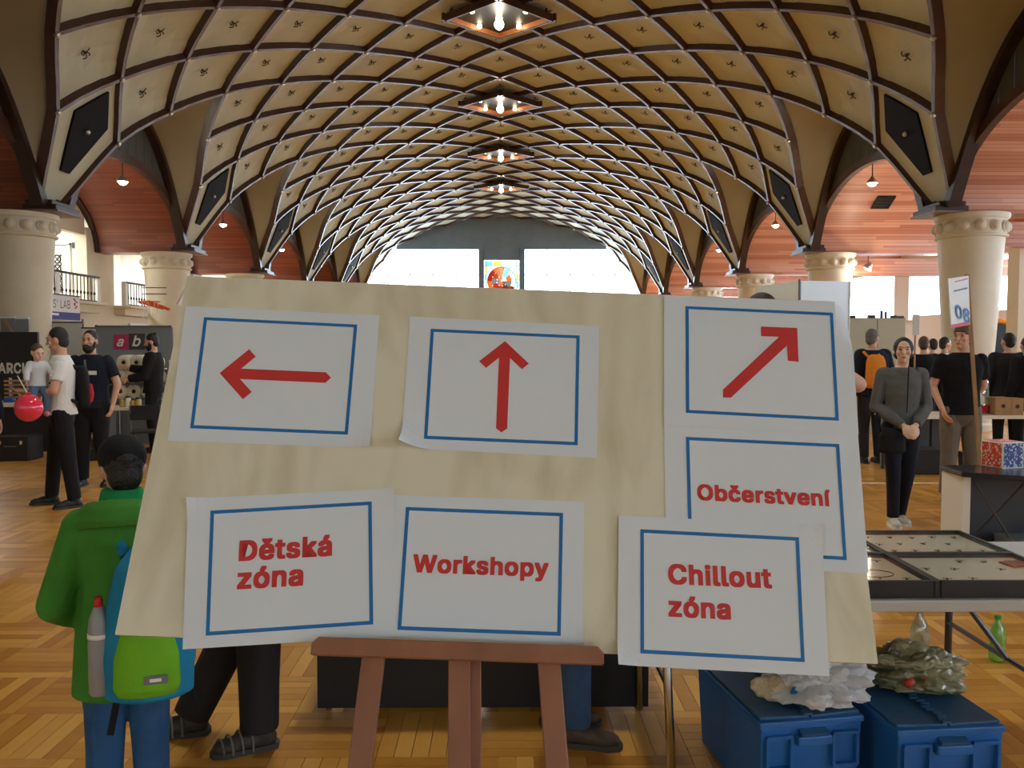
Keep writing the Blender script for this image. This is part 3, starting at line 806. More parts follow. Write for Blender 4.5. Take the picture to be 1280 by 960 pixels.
def lin(a, b, t): return (a[0] + (b[0] - a[0]) * t, a[1] + (b[1] - a[1]) * t)
def poly_on(parent, name, pts, y, m, Mx):
    """flat printed shape on a sheet, points in board coordinates"""
    mb = MB().add([Mx @ Vector((x, y, z)) for x, z in pts], [tuple(range(len(pts)))])
    return mb.build(name, m, parent)
FONT = None
try:
    import os
    fp = os.path.join(bpy.utils.system_resource('DATAFILES', path='fonts'), 'Inter.woff2')
    if os.path.exists(fp): FONT = bpy.data.fonts.load(fp)
except Exception: FONT = None
def text_geo(s, offset=0.02, font=True, shear=0.0):
    c = bpy.data.curves.new('text', 'FONT'); c.body = s; c.size = 1.0; c.offset = offset; c.resolution_u = 4; c.shear = shear; c.space_character = 1.07
    if FONT and font: c.font = FONT
    o = bpy.data.objects.new('text', c); col.objects.link(o)
    dg = bpy.context.evaluated_depsgraph_get(); dg.update()
    me = bpy.data.meshes.new_from_object(o.evaluated_get(dg))
    vs = [tuple(v.co) for v in me.vertices]; fs = [tuple(p.vertices) for p in me.polygons]
    bpy.data.objects.remove(o); bpy.data.curves.remove(c); bpy.data.meshes.remove(me)
    return vs, fs
def text_on(parent, s, p0, p1, y, m, Mx, sy=0.96, bold=0.034):
    """lettering from baseline start p0 to end p1 (board coordinates)"""
    vs0, fs0 = text_geo(s, 0.0); vs, fs = [], []
    for a in range(9):                                   # overlaid copies thicken the strokes to a bold weight
        dx, dy = ((-1, -1), (1, -1), (1, 1), (-1, 1), (0, -1), (1, 0), (0, 1), (-1, 0), (0, 0))[a]; dx *= bold; dy *= bold * .8
        n0 = len(vs); vs += [(v[0] + dx, v[1] + dy, a * 4e-5) for v in vs0]; fs += [tuple(i + n0 for i in f) for f in fs0]
    x0 = min(v[0] for v in vs); x1 = max(v[0] for v in vs)
    d = (p1[0] - p0[0], p1[1] - p0[1]); L = math.hypot(*d); k = L / (x1 - x0); e = (d[0] / L, d[1] / L); n = (-e[1], e[0])
    out = []
    for v in vs:
        a, b = (v[0] - x0) * k, v[1] * k * sy
        out.append(Mx @ Vector((p0[0] + e[0] * a + n[0] * b, y - v[2], p0[1] + e[1] * a + n[1] * b)))
    return MB().add(out, fs).build('lettering', m, parent)
SHEETS = [
 # label, corners TL TR BR BL, border TL TR BR BL, arrow, texts, layer, curled corners
 ('white paper sign with a red arrow pointing left in a blue frame', ((232.5, 383), (474.5, 394.5), (462.5, 560), (209.5, 551)), ((255.5, 397), (446.8, 406.3), (435, 543.8), (238, 535.8)),
  [(275, 466.8), (311.8, 437), (320, 446.3), (301.8, 461.3), (407.5, 465.8), (414, 472.8), (407, 479), (300.5, 474.3), (315, 490.5), (304, 499.5)], [], 0, {2: .006}),
 ('white paper sign with a red arrow pointing up in a blue frame', ((512.5, 396), (749.5, 408), (746, 572.5), (501.5, 560)), ((538.5, 411.5), (724.5, 420), (722, 557), (530, 549)),
  [(631.3, 427), (661, 455), (652.5, 462), (637.5, 448), (634, 536), (626.8, 541), (620, 535.8), (623.8, 447.5), (607.5, 460.5), (598.8, 452)], [], 0, {3: .035}),
 ('white paper sign with a red arrow pointing diagonally up right', ((829.7, 370), (1062, 379.5), (1072.5, 544), (829.7, 532)), ((856.3, 383.8), (1040.3, 392), (1047.7, 526.8), (857, 517)),
  [(995.7, 411), (997.4, 453.2), (984.2, 452), (982.9, 433), (913, 498), (903, 497.8), (903, 488), (973.3, 422), (950.6, 421.2), (950.6, 409.2)], [], 1, {1: -.05}),
 ('white paper sign reading Občerstvení in red, below the diagonal arrow', ((829.7, 529), (1072, 541), (1085.5, 717), (833, 705)), ((857, 546.5), (1048.5, 555.5), (1058, 700.5), (861, 690)),
  None, [('Občerstvení', (871.5, 624.5), (1038.5, 632.5))], 0, {}),
 ('white paper sign reading Dětská zóna in red, lower left of the board', ((235.8, 624), (493, 611), (495.5, 795.5), (229, 812)), ((264, 639), (465, 627.5), (466.8, 780.8), (258, 795)),
  None, [('Dětská', (299, 701), (415.5, 694)), ('zóna', (296.8, 736), (379.5, 731))], 1, {0: .008, 1: .006}),
 ('white paper sign reading Workshopy in red above the easel shelf', ((491, 619), (730.5, 627.5), (728.8, 806), (493, 796)), ((507.5, 634), (703.8, 641.5), (700.8, 795), (497, 787.5)),
  None, [('Workshopy', (515.5, 714.5), (685.5, 720.5))], 0, {2: .008}),
 ('white paper sign reading Chillout zóna in red, lower right of the board', ((773, 645), (1026, 657.5), (1035, 845.5), (771, 831.5)), ((799.8, 662.4), (997.3, 672.5), (1004.5, 828), (799.8, 817)),
  None, [('Chillout', (834.8, 729.5), (964, 735)), ('zóna', (834.8, 770), (912.8, 774))], 2, {1: .008, 3: .012}),
]
for (lab, cor, bor, arrow, texts, layer, curl) in SHEETS:
    c4 = [bl(*p) for p in cor]; cx = sum(p[0] for p in c4) / 4; cz = sum(p[1] for p in c4) / 4
    y0 = -0.0015 - 0.0022 * layer
    t = bpy.data.objects.new('paper_sign', None); col.objects.link(t); t.matrix_world = BM @ Matrix.Translation((cx, y0, cz)); t.empty_display_size = 0.05
    tag(t, lab, 'paper sign', 'paper signs taped to the board')
    Mx = Matrix.Translation((-cx, -y0, -cz)); n = 24; vs = []
    for a in range(n + 1):
        for b in range(n + 1):
            s, q = a / n, b / n
            p = lin(lin(c4[0], c4[1], s), lin(c4[3], c4[2], s), q); yy = y0
            for ci, h in curl.items():
                ds, dq = (s if ci in (0, 3) else 1 - s), (q if ci in (0, 1) else 1 - q)
                k = max(0.0, 1 - (ds / 0.16 + dq / 0.22))
                if h > 0: yy -= h * k * k * 1.6
                else: yy += max(0.0, p[0] - BW / 2 - .002) * 1.3 * max(0.0, 1 - dq / .4)      # the overhanging corner bends back
            vs.append(Mx @ Vector((p[0], yy, p[1])))
    fs = [(a * (n + 1) + b, (a + 1) * (n + 1) + b, (a + 1) * (n + 1) + b + 1, a * (n + 1) + b + 1) for a in range(n) for b in range(n)]
    o = MB().add(vs, fs).build('sheet', 'paper', t)
    sd = o.modifiers.new('thickness', 'SOLIDIFY'); sd.thickness = 0.0004; sd.offset = 1
    b4 = [bl(*p) for p in bor]; bx = sum(p[0] for p in b4) / 4; bz = sum(p[1] for p in b4) / 4
    th = 0.0072; wv = ((b4[1][0] - b4[0][0]) + (b4[2][0] - b4[3][0])) / 2; hv = ((b4[0][1] - b4[3][1]) + (b4[1][1] - b4[2][1])) / 2
    i4 = [lin(lin(b4[0], b4[1], s), lin(b4[3], b4[2], s), q) for s, q in ((th / wv, th / hv), (1 - th / wv, th / hv), (1 - th / wv, 1 - th / hv), (th / wv, 1 - th / hv))]
    yb_ = y0 - 0.0009
    mb = MB().add([Mx @ Vector((x, yb_, z)) for x, z in b4 + i4], [(q, (q + 1) % 4, 4 + (q + 1) % 4, 4 + q) for q in range(4)])
    mb.build('frame_print', 'print_blue', t, label='printed blue frame line')
    if arrow: poly_on(t, 'arrow', [bl(*p) for p in arrow], yb_, 'print_red', Mx)['label'] = 'printed red arrow'
    for s, p0, p1 in texts: text_on(t, s, bl(*p0), bl(*p1), yb_, 'print_red', Mx)['label'] = 'printed red word ' + s

# easel
easel = bpy.data.objects.new('easel', None); col.objects.link(easel); easel.location = (0.09, 1.3, 0)
tag(easel, 'brown wooden easel with splayed legs carrying the plywood board', 'easel')
EM = Matrix.Translation(-easel.location) @ BM
zb = -BH / 2
def on_board(px, py, yo): x, z = bl(px, py, yo); return Vector((x, yo, z))
def to_floor(a, b):
    """extend board-local line a->b until world z = 0"""
    A, Bq = BM @ a, BM @ b; k = A.z / (A.z - Bq.z); return a + (b - a) * k
yl = 0.034
sx0 = bl(389, 806, -0.045)[0]; sx1 = bl(755, 818, -0.045)[0]
szl, szr = bl(389, 795.5, -0.045)[1], bl(755, 808, -0.045)[1]
MB().prism([(sx0 + .012, szl), (sx1 - .012, szr), (sx1, szr - .012), (sx1, szr - .033), (sx0, szl - .033), (sx0, szl - .012)], -0.045, -0.018, EM @ Matrix(((1, 0, 0, 0), (0, 0, 1, 0), (0, 1, 0, 0), (0, 0, 0, 1)))).build('shelf_lip', 'easel_wood', easel, bevel=0.002)
MB().prism([(sx0 + .01, zb - 0.002), (sx1 - .01, zb - 0.002), (sx1 - .01, zb - 0.02), (sx0 + .01, zb - 0.02)], -0.03, 0.03, EM @ Matrix(((1, 0, 0, 0), (0, 0, 1, 0), (0, 1, 0, 0), (0, 0, 0, 1)))).build('shelf', 'easel_wood', easel, bevel=0.002)
def leg(p_top, p_bot, w_, yo, up=0.78, name='leg', d_=0.022):
    a, b = on_board(*p_top, yo), on_board(*p_bot, yo); bot = to_floor(a, b); top = a + (a - b).normalized() * up
    m = MB().beam(bot, top, w_, d_, (0, 1, 0)); m.v = [tuple(EM @ Vector(v)) for v in m.v]
    return m.build(name, 'easel_wood', easel, bevel=0.002), top
leg((467, 822), (450, 960), 0.044, yl); leg((686, 828), (696, 960), 0.044, yl)
leg((574, 822), (574, 960), 0.042, yl, 0.7, 'centre_post')
leg((592, 822), (592, 960), 0.03, yl + 0.03, 0.7, 'centre_post')
A = BM @ Vector((-0.07, yl + 0.06, 0.33)); Bf = Vector((-0.035, 2.62, 0.0))
MB().beam(A - easel.location, Bf - easel.location, 0.04, 0.024, (1, 0, 0)).build('rear_leg', 'easel_wood', easel, bevel=0.002)
m = MB().beam(Vector((-0.2, yl + .024, 0.3)), Vector((0.2, yl + .024, 0.3)), 0.04, 0.02, (0, 1, 0)); m.v = [tuple(EM @ Vector(v)) for v in m.v]; m.build('crossbar', 'easel_wood', easel)

# ================================================================== right foreground: display table, cases, crates, bags
mat('table_grey', srgb(188, 186, 182), 0.5)
mat('leg_grey', srgb(96, 98, 102), 0.35, metal=0.6)
mat('chrome', srgb(200, 204, 210), 0.18, metal=1.0)
mat('case_black', srgb(26, 24, 24), 0.45)
mat('case_lining', srgb(226, 218, 196), 0.8)
mat('insect', srgb(50, 38, 22), 0.4)
mat('insect_red', srgb(150, 74, 30), 0.5)
mat('crate_blue', srgb(34, 106, 184), 0.42, noise_amt=0.15, noise_scale=6)
mat('crate_lid', srgb(46, 92, 134), 0.45, noise_amt=0.2, noise_scale=9)
glass_mat('case_glass', (0.95, 0.96, 0.95, 1), gloss=0.1)
TZ = 0.756
t = thing('display_table', (1.56, 3.38, 0), 'light grey folding table holding the glass display cases', 'table')
MB().box((0, 0, TZ - 0.02), (1.94, 0.9, 0.04)).build('table_top', 'table_grey', t, bevel=0.006)
def bent_leg(x, m_, name='leg', r=0.016):
    for sy in (-1, 1):
        MB().tube([(x, sy * 0.30, TZ - 0.04), (x, sy * 0.34, 0.5), (x + 0.02, sy * 0.38, 0.02)], r, 8).build(name, m_, t, smooth=True)
    MB().tube([(x, -0.35, 0.42), (x, 0.35, 0.42)], 0.01, 6).build('stretcher', m_, t)
bent_leg(-0.88, 'chrome'); bent_leg(0.5, 'leg_grey')
MB().tube([(-0.88, 0.0, 0.42), (-0.55, 0.0, TZ - 0.05)], 0.011, 6).build('brace', 'chrome', t)
MB().tube([(0.5, -0.1, 0.42), (0.28, -0.1, TZ - 0.05)], 0.011, 6).build('brace', 'leg_grey', t)
# four insect display cases
rr_ = random.Random(11)
names = ['front left', 'front right', 'back left', 'back right']
for q, (cx, cy) in enumerate(((1.36, 3.17), (1.875, 3.17), (1.36, 3.58), (1.875, 3.58))):
    w_, d_, h_ = 0.5, 0.395, 0.062
    t = thing('display_case', (cx, cy, TZ), f'black framed glass-topped insect display case, {names[q]} of four on the table', 'display case', 'insect display cases')
    for (bx, by, sx, sy) in ((0, -d_ / 2, w_, .016), (0, d_ / 2, w_, .016), (-w_ / 2, 0, .016, d_), (w_ / 2, 0, .016, d_)):
        MB().box((bx, by, h_ / 2), (sx, sy + (.016 if sx == .016 else 0), h_)).build('side', 'case_black', t, bevel=0.002)
    MB().box((0, 0, 0.022), (w_ - .02, d_ - .02, 0.044)).build('lining', 'case_lining', t)
    MB().box((0, 0, h_ - 0.006), (w_ - .02, d_ - .02, 0.003)).build('glass', 'case_glass', t)
    ins = MB().ell((0, 0, 0.003), (0.006, 0.013, 0.003), 8, 6).ell((0, 0.014, 0.003), (0.004, 0.005, 0.003), 6, 5)
    for sg in (-1, 1): ins.add([(0, 0.004, .005), (sg * 0.017, 0.014, .006), (sg * 0.019, -0.002, .0055)], [(0, 1, 2)])
    im = ins.mesh('insect'); im.materials.append(MATS['insect'])
    for a in range(5):
        for b in range(3):
            if rr_.random() < 0.25: continue
            o = inst('insect', im, t); o.location = (-0.19 + a * 0.095 + rr_.uniform(-.01, .01), -0.12 + b * 0.12 + rr_.uniform(-.01, .01), 0.0445); o.rotation_euler = (0, 0, rr_.uniform(-.5, .5)); o.scale = (.85,) * 3
    if q == 1: MB().box((0.19, 0.08, 0.048), (0.09, 0.07, 0.006), (0, 0, .2)).build('specimen', 'insect_red', t)
    if q == 0: MB().tube([(0.1 + .07 * math.cos(a * .4), -.05 + .05 * math.sin(a * .4), .047) for a in range(16)], 0.002, 5, close=True).build('ring', 'insect', t)

def crate(loc, rz, label):
    t = thing('storage_crate', loc, label, 'crate', 'blue crates under the table', rz)
    W_, D_, H_ = 0.385, 0.58, 0.31                       # origin: front edge centre
    m = MB(); z0, z1 = 0.0, H_
    vs = []
    for z, k in ((0, 0.93), (H_, 1.0)):
        vs += [(-W_ / 2 * k, D_ / 2 - D_ / 2 * k, z), (W_ / 2 * k, D_ / 2 - D_ / 2 * k, z), (W_ / 2 * k, D_ / 2 + D_ / 2 * k, z), (-W_ / 2 * k, D_ / 2 + D_ / 2 * k, z)]
    m.add(vs, [(3, 2, 1, 0), (0, 1, 5, 4), (1, 2, 6, 5), (2, 3, 7, 6), (3, 0, 4, 7), (4, 5, 6, 7)]); m.build('body', 'crate_blue', t, bevel=0.006)
    MB().box((0, D_ / 2, H_ + 0.008), (W_ + 0.012, D_ + 0.012, 0.022)).build('rim', 'crate_blue', t, bevel=0.005)
    for sx in (-1, 1):
        MB().box((sx * W_ / 4, D_ / 2, H_ + 0.023), (W_ / 2 - 0.006, D_ - 0.03, 0.012), (0, sx * -0.03, 0)).build('lid_flap', 'crate_lid', t, bevel=0.003)
        # recessed panels: a frame of ribs on the front
        for z_ in (0.16, 0.275): MB().box((sx * 0.125, -0.004 + 0.0, z_), (0.095, 0.02, 0.012)).build('rib', 'crate_blue', t)
        for x_ in (0.08, 0.17): MB().box((sx * x_, -0.004, 0.2175), (0.012, 0.02, 0.115)).build('rib', 'crate_blue', t)
    for y_ in np.linspace(0.02, D_ - 0.02, 22): 
        MB().box((0.006 * (1 if int(y_ * 100) % 2 else -1), float(y_), H_ + 0.032), (0.03, 0.014, 0.008)).build('lid_tooth', 'crate_lid', t)
    MB().box((0, -0.012, 0.262), (0.13, 0.035, 0.035)).build('handle', 'crate_blue', t, bevel=0.006)
    MB().box((0, -0.014, 0.29), (0.1, 0.03, 0.01), (0.3, 0, 0)).build('latch', 'crate_lid', t)
    return t
c1 = PZ(1015, 902, 0.32); crate((c1.x, c1.y, 0), math.radians(9), 'blue plastic crate under the table with a white plastic bag on its lid')
c2 = PZ(1189, 913, 0.32); crate((c2.x, c2.y, 0), math.radians(5), 'blue plastic crate under the table with a khaki bag on its lid')

def crumple(name, c, r, seed, amp, fr, m_, label, cat, sub=4, flat=None):
    import bmesh
    bm = bmesh.new(); bmesh.ops.create_icosphere(bm, subdivisions=sub, radius=1.0)
    for v in bm.verts:
        d = v.co.normalized(); q = d * fr + Vector((seed * 3.1, seed * 1.7, seed))
        k = 1 + amp * (abs(noise.noise(q)) * 1.6 + 0.6 * abs(noise.noise(q * 2.3)) + 0.35 * abs(noise.noise(q * 5.1)) - 0.5)
        v.co = Vector((d.x * r[0], d.y * r[1], d.z * r[2])) * k
        if flat is not None and v.co.z < -flat: v.co.z = -flat + 0.02 * (v.co.z + flat)
    me = bpy.data.meshes.new(name); bm.to_mesh(me); bm.free(); me.materials.append(MATS[m_])
    zmin = min(v.co.z for v in me.vertices)
    o = bpy.data.objects.new(name, me); col.objects.link(o); o.location = (c[0], c[1], c[2] - zmin)
    return tag(o, label, cat)
def bag_mat(name, c, op):
    m = bpy.data.materials.new(name); m.use_nodes = True; nt = m.node_tree; b = nt.nodes['Principled BSDF']; b.inputs['Base Color'].default_value = c; b.inputs['Roughness'].default_value = 0.22
    t = nt.nodes.new('ShaderNodeBsdfTranslucent'); t.inputs[0].default_value = c; mx = nt.nodes.new('ShaderNodeMixShader'); mx.inputs[0].default_value = op
    nt.links.new(b.outputs[0], mx.inputs[1]); nt.links.new(t.outputs[0], mx.inputs[2]); nt.links.new(mx.outputs[0], nt.nodes['Material Output'].inputs[0]); MATS[name] = m
bag_mat('bag_white', srgb(236, 238, 242), 0.4)
mat('bag_khaki', srgb(100, 98, 64), 0.3, c2=srgb(168, 164, 130), noise_scale=9)
mat('bag_red', srgb(190, 60, 40), 0.4)
mat('cloth_cream', srgb(206, 194, 166), 0.8, bump=0.2)
LZ = 0.352
q = PZ(1030, 885, LZ + 0.01); o = crumple('plastic_bag', (q.x + 0.03, q.y + 0.12, LZ), (0.16, 0.13, 0.10), 2, 0.38, 2.0, 'bag_white', 'crumpled white translucent plastic bag on the left blue crate', 'plastic bag', 5, 0.06)
MB().box((-0.125, -0.09, 0.0), (0.026, 0.006, 0.026), (0.3, 0.2, .4)).build('print_square', 'print_blue', o)
q = PZ(972, 875, LZ); o = crumple('cloth_bag', (q.x, q.y + 0.03, LZ), (0.075, 0.055, 0.05), 5, 0.3, 1.3, 'cloth_cream', 'small cream cloth bundle beside the white plastic bag', 'cloth', 4, 0.03)
q = PZ(1160, 872, LZ); o = crumple('carrier_bag', (q.x + 0.01, q.y + 0.14, LZ), (0.18, 0.14, 0.085), 9, 0.34, 1.7, 'bag_khaki', 'khaki carrier bag with red print on the right blue crate', 'bag', 5, 0.05)
for dx in (-0.075, -0.02):
    crb = MB()
    crb.ell((dx, -0.13, 0.0), (0.022, 0.02, 0.02), 10, 7); crb.build('red_print', 'bag_red', o, smooth=True)
glass_mat('pet', (0.75, 0.86, 0.78, 1), gloss=0.15, opac=0.12)
glass_mat('pet_green', (0.45, 0.8, 0.25, 1), gloss=0.12, opac=0.3)
mat('cap_green', srgb(40, 150, 50), 0.4)
def bottle(loc, h, r, m_, cap_m, label, name='pet_bottle', neck=0.35):
    t = thing(name, loc, label, 'bottle')
    MB().lathe([(r * .6, 0), (r * .95, 0.01), (r, 0.03), (r, h * .25), (r * .93, h * .28), (r * .93, h * .4), (r, h * .43), (r, h * .6), (r * .8, h * .73), (r * neck, h * .88), (r * neck, h * .94)], 20).build('body', m_, t, smooth=True, sharp=50)
    MB().lathe([(r * neck * 1.15, h * .93), (r * neck * 1.15, h)], 14).build('cap', cap_m, t, smooth=True, sharp=40)
    return t
q = P(1149, 822, 3.36); bottle((q.x, q.y, LZ), 0.25, 0.036, 'pet', 'cap_green', 'clear bottle with a green cap behind the khaki bag')
q = PZ(1246, 826, 0.0); bottle((q.x, q.y, 0), 0.24, 0.04, 'pet_green', 'cap_green', 'green plastic bottle standing on the floor behind the table legs')
q = PZ(1098, 838, LZ)
MBo = MB().lathe([(0.10, 0), (0.115, 0.01), (0.115, 0.03), (0.10, 0.036)], 24).build('cardboard_disc', 'cloth_cream', loc=(q.x + .05, q.y + .0, LZ + .0), smooth=True, sharp=40)
tag(MBo, 'round beige lid lying on the crates between the two bags', 'lid')

# ================================================================== dark counter, cube
mat('counter_black', srgb(36, 36, 40), 0.22)
mat('counter_panel', srgb(66, 68, 74), 0.4)
CZ = 0.76
q = PZ(1206, 590, CZ)
t = thing('black_counter', (q.x, q.y, 0), 'dark glossy counter with white end panel beside the display cases', 'counter')
MB().prism([(-0.02, 0.0), (0.35, -0.22), (1.2, -0.5), (2.2, -0.5), (2.2, 0.35), (0.0, 0.35)], CZ - 0.035, CZ).build('counter_top', 'counter_black', t, bevel=0.006)
MB().box((0.03, 0.17, CZ / 2 - .02), (0.05, 0.3, CZ - .04)).build('end_panel', 'white_paint', t)
MB().box((1.1, 0.28, 0.4), (2.1, 0.03, 0.68)).build('back_panel', 'counter_panel', t)
for (x, y) in ((0.42, -0.2), (1.2, -0.45), (2.1, -0.45)): MB().box((x, y, CZ / 2 - .02), (0.03, 0.03, CZ - .04)).build('post', 'leg_grey', t)
MB().tube([(0.08, 0.2, 0.15), (0.42, 0.0, 0.68)], 0.008, 6).build('brace', 'leg_grey', t)
MB().tube([(0.08, 0.0, 0.68), (0.42, 0.0, 0.15)], 0.008, 6).build('brace', 'leg_grey', t)
MB().box((1.1, 0.0, 0.12), (2.0, 0.5, 0.02)).build('shelf', 'counter_panel', t)
mat('clear_box', srgb(150, 152, 156), 0.3); mat('red_box', srgb(96, 24, 34), 0.5)
for nm, mm, dx, sz, lab in (('plastic_box', 'clear_box', 0.45, (0.3, 0.3, 0.16), 'grey translucent plastic box inside the dark counter'), ('red_box', 'red_box', 0.95, (0.36, 0.3, 0.18), 'dark red box inside the dark counter')):
    b_ = thing(nm, (q.x + dx, q.y - 0.02, 0.13), lab, 'box'); MB().box((0, 0, sz[2] / 2), sz, taper=1.05).build('body', mm, b_, bevel=0.008); MB().box((0, 0, sz[2]), (sz[0] * 1.06, sz[1] * 1.06, 0.02)).build('lid', mm, b_, bevel=0.004)
def floral(name, c1, c2):
    m = bpy.data.materials.new(name); m.use_nodes = True; nt = m.node_tree; b = nt.nodes['Principled BSDF']; N = nt.nodes.new
    tc = N('ShaderNodeTexCoord'); v = N('ShaderNodeTexVoronoi'); v.inputs['Scale'].default_value = 38; v.feature = 'DISTANCE_TO_EDGE'; nt.links.new(tc.outputs['Object'], v.inputs['Vector'])
    n = N('ShaderNodeTexNoise'); n.inputs['Scale'].default_value = 30; nt.links.new(tc.outputs['Object'], n.inputs['Vector'])
    ad = N('ShaderNodeMath'); ad.operation = 'ADD'; nt.links.new(v.outputs[0], ad.inputs[0]); nt.links.new(n.outputs[0], ad.inputs[1])
    cr = N('ShaderNodeValToRGB'); cr.color_ramp.interpolation = 'CONSTANT'; cr.color_ramp.elements[0].color = c1; cr.color_ramp.elements[1].color = c2; cr.color_ramp.elements[1].position = 0.7
    nt.links.new(ad.outputs[0], cr.inputs[0]); nt.links.new(cr.outputs[0], b.inputs['Base Color']); b.inputs['Roughness'].default_value = 0.5; MATS[name] = m
floral('floral_red', srgb(226, 70, 34), srgb(236, 200, 186)); floral('floral_blue', srgb(54, 78, 140), srgb(196, 202, 214))
q = PZ(1252, 586, CZ)
cube = thing('patterned_cube', (q.x + 0.06, q.y + 0.10, CZ), 'white cube box with red and blue floral sides on the dark counter', 'box', None, math.radians(16))
e = 0.19
MB().box((0, 0, e / 2), (e, e, e)).build('box', 'white_paint', cube, bevel=0.004)
MB().box((0, -e / 2 - .001, e / 2), (e * .9, .002, e * .9)).build('blue_side', 'floral_blue', cube, label='blue floral printed side')
MB().box((-e / 2 - .001, 0, e / 2), (.002, e * .9, e * .9)).build('red_side', 'floral_red', cube, label='red floral printed side')
MB().box((0, 0, e + .001), (e * .9, e * .9, .002)).build('top_side', 'floral_red', cube)

# ================================================================== dark table behind the board (a dark sheet stands for the shaded floor)
mat('dark_cloth', srgb(34, 32, 32), 0.7)
t = thing('dark_table', (0.0, 4.12, 0), 'dark folding table standing in shadow behind the easel', 'table')
MB().box((0, 0, 0.73), (1.5, 0.7, 0.035)).build('table_top', 'dark_cloth', t, bevel=0.005)
MB().box((0, -0.345, 0.375), (1.48, 0.012, 0.70)).build('shade_sheet', 'dark_cloth', t)  # dark sheet standing in for the shaded floor under the table
for sx in (-1, 1):
    for sy in (-1, 1): MB().tube([(sx * 0.68, sy * 0.28, 0.71), (sx * 0.70, sy * 0.3, 0)], 0.014, 8).build('leg', 'leg_grey', t)
    MB().tube([(sx * 0.69, -0.29, 0.25), (sx * 0.69, 0.29, 0.25)], 0.01, 6).build('stretcher', 'leg_grey', t)
MB().tube([(-0.69, 0, 0.25), (0.69, 0, 0.25)], 0.01, 6).build('stretcher', 'leg_grey', t)
for dx, sz, lab in ((-0.35, (0.5, 0.4, 0.3), 'black storage box in shadow under the dark table, left one'), (0.3, (0.55, 0.4, 0.26), 'black storage box in shadow under the dark table, right one')):
    b_ = thing('storage_box', (0.0 + dx, 4.18, 0), lab, 'box'); MB().box((0, 0, sz[2] / 2), sz, taper=1.06).build('body', 'dark_cloth', b_, bevel=0.01); MB().box((0, 0, sz[2] + .01), (sz[0] * 1.09, sz[1] * 1.09, 0.03)).build('lid', 'black_plastic', b_, bevel=0.006)

# ================================================================== people
PENDING = []
def remesh(mb, name, m_, parent, vox, it=3, fac=0.5):
    o = mb.build(name, m_, parent, smooth=True)
    r = o.modifiers.new('r', 'REMESH'); r.mode = 'VOXEL'; r.voxel_size = vox; r.use_smooth_shade = True
    if it:
        s = o.modifiers.new('s', 'SMOOTH'); s.factor = fac; s.iterations = it
    PENDING.append(o); return o
def flush():
    dg = bpy.context.evaluated_depsgraph_get(); dg.update(); new = []
    for o in PENDING: new.append((o, bpy.data.meshes.new_from_object(o.evaluated_get(dg))))
    for o, me in new:
        old = o.data; mats = list(old.materials); o.modifiers.clear(); me.name = old.name; o.data = me
        if not me.materials:
            for q in mats: me.materials.append(q)
        me.polygons.foreach_set('use_smooth', [True] * len(me.polygons))
    PENDING.clear()
mat('skin', srgb(214, 164, 136), 0.5, noise_amt=0.06, noise_scale=12)
mat('skin_pale', srgb(226, 182, 156), 0.5)
mat('lip', srgb(176, 96, 86), 0.5)
mat('eye', srgb(40, 30, 26), 0.3)
mat('hair_dark', srgb(34, 26, 22), 0.6, bump=0.4, bump_scale=80)
mat('hair_black', srgb(20, 17, 17), 0.5, bump=0.4, bump_scale=80)
mat('hair_brown', srgb(82, 58, 40), 0.6, bump=0.4, bump_scale=80)
mat('hair_grey', srgb(104, 100, 98), 0.6, bump=0.4, bump_scale=80)
def cloth(name, c, **k): return mat(name, srgb(*c), 0.85, bump=0.9, bump_scale=9, spec=0.25, **k)
cloth('tee_white', (232, 230, 226)); cloth('black_cloth', (27, 26, 28)); cloth('navy', (28, 31, 44)); cloth('charcoal', (44, 42, 44))
cloth('grey_jacket', (98, 98, 96), noise_amt=.12); cloth('khaki_grey', (112, 104, 94)); cloth('black_tee', (20, 19, 21)); cloth('dark_jeans', (34, 38, 52))
cloth('blue_jeans', (52, 94, 142), noise_amt=.25); cloth('green_jacket', (72, 142, 54), noise_amt=.15); cloth('green_inner', (40, 150, 84)); cloth('beige_cloth', (196, 182, 160))
cloth('pack_blue', (38, 138, 182), noise_amt=.15); cloth('pack_lime', (118, 186, 42), noise_amt=.12); cloth('pack_orange', (226, 138, 46)); cloth('red_cloth', (170, 38, 46)); cloth('grey_cloth', (120, 122, 124))
cloth('baby_top', (206, 206, 208)); cloth('baby_jeans', (84, 110, 140)); cloth('pink', (226, 150, 160)); cloth('jeans', (58, 84, 122), noise_amt=.2)
mat('shoe_black', srgb(28, 26, 26), 0.5); mat('shoe_white', srgb(206, 202, 190), 0.6); mat('shoe_brown', srgb(74, 58, 46), 0.6); mat('shoe_grey', srgb(112, 108, 100), 0.6); mat('sole', srgb(60, 56, 52), 0.7); mat('sandal', srgb(58, 54, 50), 0.6); mat('sandal_strap', srgb(112, 106, 98), 0.6)

